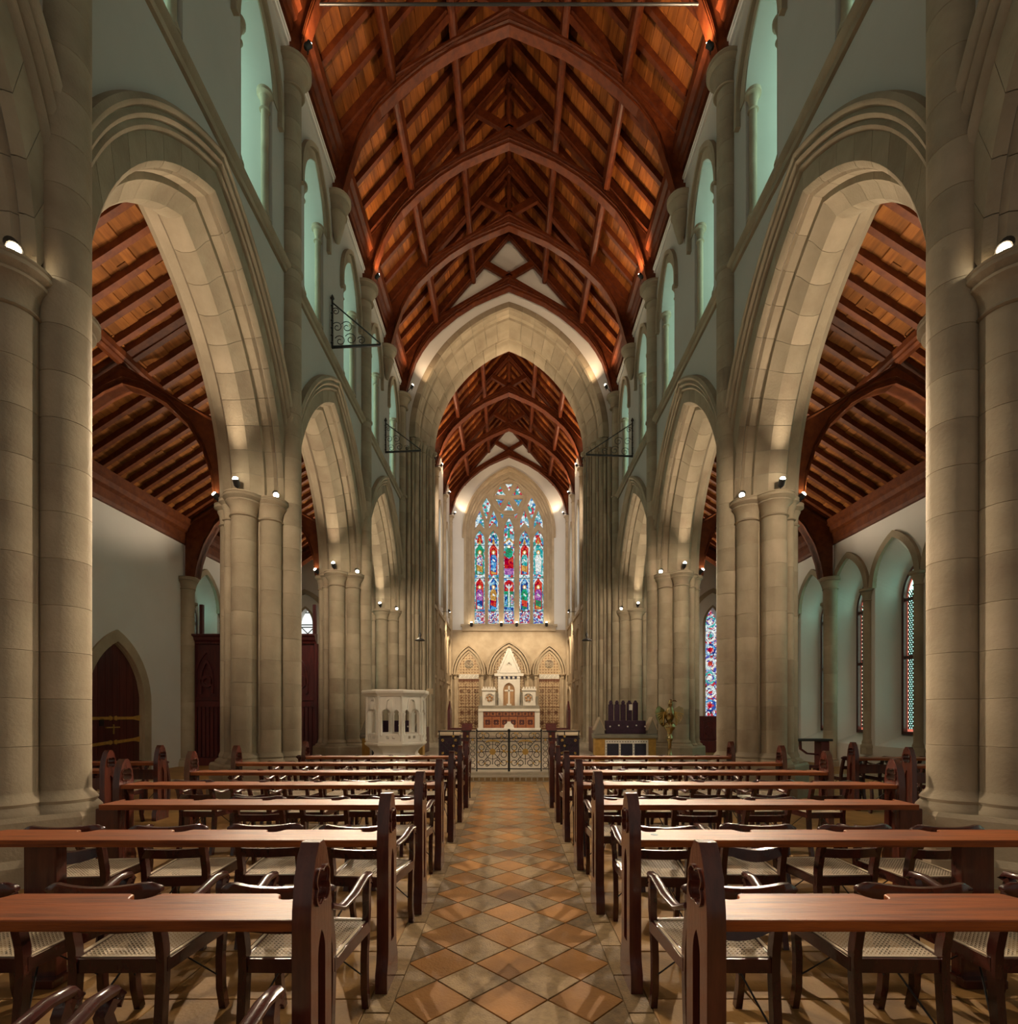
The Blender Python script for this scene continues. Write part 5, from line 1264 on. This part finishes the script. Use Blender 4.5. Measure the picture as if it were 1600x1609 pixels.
b = MB(); b.box(-.055, .055, 31.87, 31.93, 2.12, 3.22, bev=.01); b.box(-.27, .27, 31.87, 31.93, 2.88, 2.98, bev=.01); b.box(-.14, .14, 31.82, 31.98, 2.02, 2.13, bev=.01); b.build('cross_body', 'marble', T)
T = thing('reredos', 'white stone reredos with a tall central gable behind the altar', 'reredos', (0, 32.5, 2.0)); fn = yplane(32.45)
b = MB(); b.plate([(-.68,2.0),(.68,2.0),(.68,4.02),(-.68,4.02)], [opening(0, .36, 2.0, 3.0, .45, 8)], fn, 0, .3); b.build('centre_bay', 'marble', T); b = MB(); b.box(-.36, .36, 32.58, 32.75, 2.0, 3.5); b.build('niche_back', 'figure', T)
b = MB(); b.plate([(-.66,4.05),(.66,4.05),(.05,5.5),(-.05,5.5)], [foil(0, 4.52, .19, 4, 4)], fn, -.03, .2); b.box(-.2, .2, 32.5, 32.6, 4.3, 4.75)
for s in (-1, 1):
    b.loft([[(s*.76,32.38,4.0),(s*.66,32.38,4.05),(s*.66,32.65,4.05),(s*.76,32.65,4.0)],[(s*.06,32.38,5.62),(0,32.38,5.48),(0,32.65,5.48),(s*.06,32.65,5.62)]], True, True)
b.build('gable', 'marble', T)
b = MB()
for s in (-1, 1):
    for k in range(7): t = .1+k*.13; b.xf = Matrix.Translation((s*(.78-.70*t), 32.5, 4.03+1.55*t)); b.lathe([(.01,-.06),(.05,-.02),(.05,.02),(.01,.06)], 0, 0, 6)
b.xf = None; b.build('crockets', 'marble', T)
b = MB(); b.box(-.9, .9, 32.38, 32.7, 3.86, 4.02, bev=.01); 
for k in range(5): x = -.56+k*.28; b.plate([(x-.11,3.72),(x+.11,3.72),(x+.11,3.86),(x-.11,3.86)], [], fn, -.03, 0)
b.build('cornice', 'marble', T)
b = MB(); 
for k in range(4): x = -.42+k*.28; b.box(x-.07, x+.07, 32.40, 32.44, 3.7, 3.84)
b.build('frieze_panels', 'blue_panel', T)
b = MB(); b.plate([(-.2,2.05),(.2,2.05),(.26,2.4),(.12,2.85),(0,3.0),(-.12,2.85),(-.26,2.4)], [], fn, .12, .2); b.plate(circ(0,3.05,.1,10), [], fn, .1, .2); b.build('niche_carving', 'figure', T)
for s in (-1, 1):
    b = MB(); X0, X1 = sorted((s*.84, s*1.66)); b.plate([(X0,2.02),(X1,2.02),(X1,2.98),(X0,2.98)], [circ(s*1.2, 2.48, .30, 18)], fn, 0, .2); b.box(X0, X1, 32.55, 32.65, 2.0, 2.98)
    b.box(X0-.04, X1+.04, 32.38, 32.66, 2.96, 3.08, bev=.01)
    for k in range(5): x = X0+.08+k*(X1-X0-.16)/4; b.box(x-.05, x+.05, 32.42, 32.6, 3.08, 3.2)
    b.build('side_bay', 'marble', T)
    b = MB()
    for k in range(5): a = k*2*PI/5+.3; b.xf = Matrix.Translation((s*1.2+.15*math.cos(a), 32.5, 2.48+.15*math.sin(a))); b.lathe([(.01,-.08),(.07,-.04),(.075,.03),(.01,.08)], 0, 0, 8)
    b.xf = None; b.build('relief', 'figure', T)
    b = MB(); b.lathe([(.07,2.02),(.05,2.1),(.05,2.75),(.08,2.85)], s*.76, 32.4, 10); b.lathe([(.07,2.02),(.05,2.1),(.05,2.35),(.08,2.6)], s*1.74, 32.4, 10); b.build('colonnette', 'stone_grey', T, smooth=40)
fn = yplane(EAST-.02)
for j, (xc, a, h) in enumerate(((-2.53, .68, 1.35), (0, 1.0, 1.55), (2.53, .68, 1.35))):
    T = thing('blind_arch', '%s moulded stone arch of the east wall framing patterned tiles' % ['left', 'central', 'right'][j], 'arch', (xc, EAST, .3), 'altar wall arches'); zs = 4.0
    b = MB()
    for t0, t1, w0, w1 in ((0,.11,-.09,0), (.15,.26,-.19,0), (.30,.38,-.28,0)): ring(b, opening(xc, a+t0, zs, zs, h+t0*1.3, 12)[1:-1], opening(xc, a+t1, zs, zs, h+t1*1.3, 12)[1:-1], fn, w0, w1)
    b.build('mouldings', 'stone_pale', T, smooth=40)
    for q in (-1, 1):
        x = xc+q*(a+.16); b = MB(); b.lathe([(.15,.32),(.15,.6),(.10,.7),(.10,3.8)], x, EAST-.16, 16); b.lathe([(.06,.32),(.06,3.8)], xc+q*(a+.03), EAST-.12, 10); b.build('shaft', 'stone_pale', T, smooth=40)
        b = MB(); b.lathe(cap_prof(.10, 3.72, 4.0, 2.1), x, EAST-.16, 18); b.build('capital', 'stone_pale', T, smooth=40)
    b = MB(); b.plate(opening(xc, a, .5, zs, h, 12), [], fn, -.035, -.02); b.build('tile_field', 'wall_tile', T)
    if j != 1:
        b = MB(); b.box(xc-.62, xc+.62, EAST-.08, EAST-.05, 3.72, 4.0); b.build('inscription_band', 'marble', T)
        b = MB()
        for r0 in range(3):
            for k in range(22): 
                if (k*7+r0*3) % 5: b.box(xc-.58+k*.053, xc-.545+k*.053, EAST-.085, EAST-.08, 3.77+r0*.075, 3.80+r0*.075)
        b.build('inscription', 'stone_grey', T, kind='stuff')
        b = MB(); fz = yplane(EAST-.075)
        for k in range(12): x = xc-.58+k*.105; b.plate([(x-.05,3.62),(x+.05,3.62),(x,3.44)], [], fz, 0, .02)
        b.box(xc-.66, xc+.66, EAST-.075, EAST-.06, 3.62, 3.70)
        for x in (-.22, .22, -.66, .66): b.box(xc+x-.02, xc+x+.02, EAST-.075, EAST-.06, .6, 3.4)
        for z in (3.2, 1.95, 1.25, .6): b.box(xc-.66, xc+.66, EAST-.075, EAST-.06, z-.02, z+.02)
        for q in (-1, 0, 1):
            for zz in (1.6, .93):
                cx = xc+q*.44
                for a8 in range(4): t = a8*PI/4; b.bar([(cx-.2*math.cos(t), EAST-.07, zz-.28*math.sin(t)), (cx+.2*math.cos(t), EAST-.07, zz+.28*math.sin(t))], .022, .012, up=(0,1,0))
                ringtube(b, cx, zz, .10, .012, 12, y=EAST-.07)
            cx = xc+q*.44; b.box(cx-.012, cx+.012, EAST-.075, EAST-.06, 2.0, 2.75)
            for k in range(3):
                for sg in (-1, 1): b.bar([(cx, EAST-.07, 2.1+k*.2), (cx+sg*.12, EAST-.07, 2.24+k*.2)], .02, .012, up=(0,1,0))
            ringtube(b, cx, 2.95, .11, .012, 12, y=EAST-.07); ringtube(b, cx, 2.95, .05, .012, 8, y=EAST-.07)
        b.build('tile_pattern', 'mortar_red', T)
        b = MB(); ringtube(b, xc, 4.65, .24, .022, 18, y=EAST-.07); ringtube(b, xc, 4.65, .15, .018, 14, y=EAST-.07); ringtube(b, xc, 4.65, .06, .016, 10, y=EAST-.07); b.build('roundel', 'stone_grey', T)
b = MB(); b.box(-1.9, 1.9, 31.0, 31.46, .52, .66, bev=.01); b.build('foot_pace', 'white_cloth', bpy.data.objects['altar'])

# ------------------------------------------------------------------ iron wall brackets
def bracket(s, D, tip, z0, z1, lab, chain=False):
    T = thing('iron_bracket', lab, 'bracket', (s*XW, D, z0), 'iron wall brackets')
    X0 = XW-.05; b = MB()
    b.box(s*(X0-.02), s*(X0+.02), D-.02, D+.02, z0-.03, z1+.05); b.bar([(s*X0, D, z0), (s*tip, D, z0+.05)], .05, .04, up=(0,1,0)); b.bar([(s*X0, D, z1), (s*tip, D, z0+.08)], .025, .025, up=(0,1,0)); b.build('frame', 'iron', T)
    b = MB(); w = abs(X0-tip); h = z1-z0
    def sp(cx, cz, r, turns, a0, sg):
        pts = []
        for k in range(18):
            f = k/17; a = a0+sg*f*turns*2*PI; rr_ = r*(1-.8*f); pts.append((s*(cx+rr_*math.cos(a)), D, cz+rr_*math.sin(a)))
        b.tube(pts, .009, 5, up=(0,1,0))
    for cx, cz, r in ((X0-.16*w, z0+.14*h, .13*h), (X0-.10*w, z0+.45*h, .12*h), (X0-.38*w, z0+.18*h, .14*h), (X0-.30*w, z0+.45*h, .14*h), (X0-.6*w, z0+.15*h, .10*h), (X0-.07*w, z0+.8*h, .09*h)): sp(cx, cz, r, 1.3, .5, 1)
    b.build('scrolls', 'iron', T, kind='stuff')
    b = MB()
    for k in range(6): b.xf = Matrix.Translation((s*X0, D-.02, z0+h*(k+.5)/6)); b.lathe([(.01,-.04),(.035,0),(.01,.04)], 0, 0, 6)
    b.xf = Matrix.Translation((s*X0, D, z1+.1)); b.lathe([(.01,-.06),(.05,0),(.01,.09)], 0, 0, 8); b.build('knobs', 'iron', T)
    if chain:
        x = tip+.03; C = thing('hanging_chain', 'thin chain with a small pendant hanging from the far %s wall bracket' % side(s), 'chain', (s*x, D, z0), 'hanging chains')
        b = MB(); b.tube([(s*x, D, z0), (s*x, D, 4.25)], .012, 6); b.build('chain', 'iron', C)
        b = MB(); b.lathe([(.02,4.28),(.05,4.2),(.02,4.1),(.16,4.03),(.17,4.0),(.02,3.98)], s*x, D, 14); b.build('pendant', 'iron', C, smooth=40)
bracket(-1, PD[1]+HB-.22, 3.05, 10.22, 11.28, 'scrolled iron wall bracket high on the left, the nearer one')
bracket(-1, PD[2]+HB, 3.0, 10.42, 11.4, 'scrolled iron wall bracket high on the left, near the chancel arch', True)
bracket(1, PD[2]+HB, 2.62, 10.28, 11.4, 'scrolled iron wall bracket high on the right, near the chancel arch', True)

# ------------------------------------------------------------------ spotlights
def lamp(x, y, z, aim, power, lab, wall=None, angle=70, size=.03, col=(1, .79, .56), group='spotlights', r=.055, blend=.5, emis=True):
    T = thing('spotlight', lab, 'lamp', (x, y, z), group)
    d = (Vector(aim)-Vector((x, y, z))).normalized(); q = d.to_track_quat('-Z', 'Y').to_matrix().to_4x4(); xf = Matrix.Translation((x, y, z)) @ q
    b = MB(); b.xf = xf; b.lathe([(r*.6, r*2.4), (r, r*1.8), (r, 0), (r*1.1, -r*.2), (r*.92, -r*.2), (r*.85, 0)], 0, 0, 14); b.xf = None
    hs = b.build('housing', 'iron', T, smooth=40)
    b = MB(); b.tube([(x, y, z), (x-d.x*.08, y-d.y*.08+.04, z-.16)], .012, 6); (b.tube([(x, y, z-.02), wall], .014, 6) if wall else None); b.build('arm', 'iron', T)
    b = MB(); b.xf = xf; b.lathe([(r*.5, -r*.75), (r*.8, -r*.4), (r*.85, .004)], 0, 0, 12); b.xf = None; b.build('lens', 'lamp_glow', hs)
    L = bpy.data.lights.new('bulb', 'SPOT'); L.energy = power; L.color = col; L.spot_size = math.radians(angle); L.spot_blend = blend; L.shadow_soft_size = size
    o = bpy.data.objects.new('bulb', L); COL.objects.link(o); o.parent = T; o.location = d*.06; o.rotation_euler = d.to_track_quat('-Z', 'Y').to_euler()
    return T
PN = ['nearest', 'second', 'third', 'fourth']
for s in (-1, 1):
    for i, D in enumerate(PD):
        w = 'on the %s %s pier capital' % (PN[i], side(s))
        # towards the nave floor and desks
        lamp(s*4.30, D-.42, 5.54, [(s*.4, 2.2, .2), (s*.6, 3.8, .2), (s*1.0, 9.0, .2), (s*1.4, 15.0, .2)][i], K_PEW*[1.3, 2.2, 1.3, .8][i], 'bright spotlight turned to the nave '+w, angle=95)
        # up on to the arch soffits, one either side
        if i > 0: lamp(s*4.85, D-.80, 5.66, (s*4.80, D-2.7, 8.3), K_ARCH*1.15, 'spotlight turned up into the arch '+w, blend=1.0, angle=112)
        if i < 3: lamp(s*4.85, D+.78, 5.62, (s*4.70, D+2.0, 8.8), K_ARCH*.9, 'hidden spotlight turned up the far arch '+w, blend=1.0, angle=112)
        if i < 3: lamp(s*4.42, D+.42, 5.60, (s*3.6, D+5.2, 2.6), K_FWD, 'hidden spotlight turned down the nave '+w, angle=95)
        # aisle side
        lamp(s*5.58, D-.15, 5.66, (s*7.6, D-1.8, 8.0), K_AISLE, 'small spotlight turned to the aisle roof '+w, angle=100)
    # roof uplights on the corbels
    for j, (D, x, k) in enumerate([(PD[0], 3.86, 1), (PD[1], 3.86, 1), (PD[2], 3.86, 1), (20.2, 3.80, .7)]):
        lamp(s*x*.97, D-.26, 14.06, (s*1.2, D+.9 if j < 3 else D-1.5, 18.0), K_ROOF*k*(.75 if s < 0 else 1.25), 'roof spotlight on the %s corbel of the %s nave wall' % (NTH[j], side(s)), wall=((s*4.02, 20.3, 13.96) if j == 3 else None), angle=130, col=(1, .70, .42))
    for j, D in enumerate(CD[:3]+[EAST-.25]):
        lamp(s*3.35, D-.25, 14.02, (s*.8, D-.9, 17.4), K_CHAN*(.6 if j < 3 else .16), 'chancel roof spotlight, %s on the %s' % (NTH[j], side(s)), wall=(s*(XC+.05), D-.2, 13.9), angle=140, col=(1, .74, .46))
    lamp(s*3.3, 29.0, 7.2, (s*1.0, 32.9, 3.0), K_CHAN*1.5, 'spotlight turned to the altar wall on the %s chancel side' % side(s), wall=(s*(XC+.05), 29.0, 7.2), angle=90, col=(1, .78, .52))
    lamp(s*3.1, 21.9, 12.2, (s*.3, 32.5, 10.8), K_CHAN*1.9, 'spotlight turned to the east wall from behind the %s arch respond' % side(s), wall=(s*3.4, 21.85, 12.1), angle=60, col=(1, .84, .68))
for j, x in enumerate((-2.35, -.48, .48, 2.35)):
    lamp(x, EAST-.22, 7.2, (x*.92, EAST-.02, 12.0), 26, 'window sill uplight below the great window, %s from the left' % NTH[j].replace('nearest', 'first'), angle=90, r=.09, group='window sill uplights')
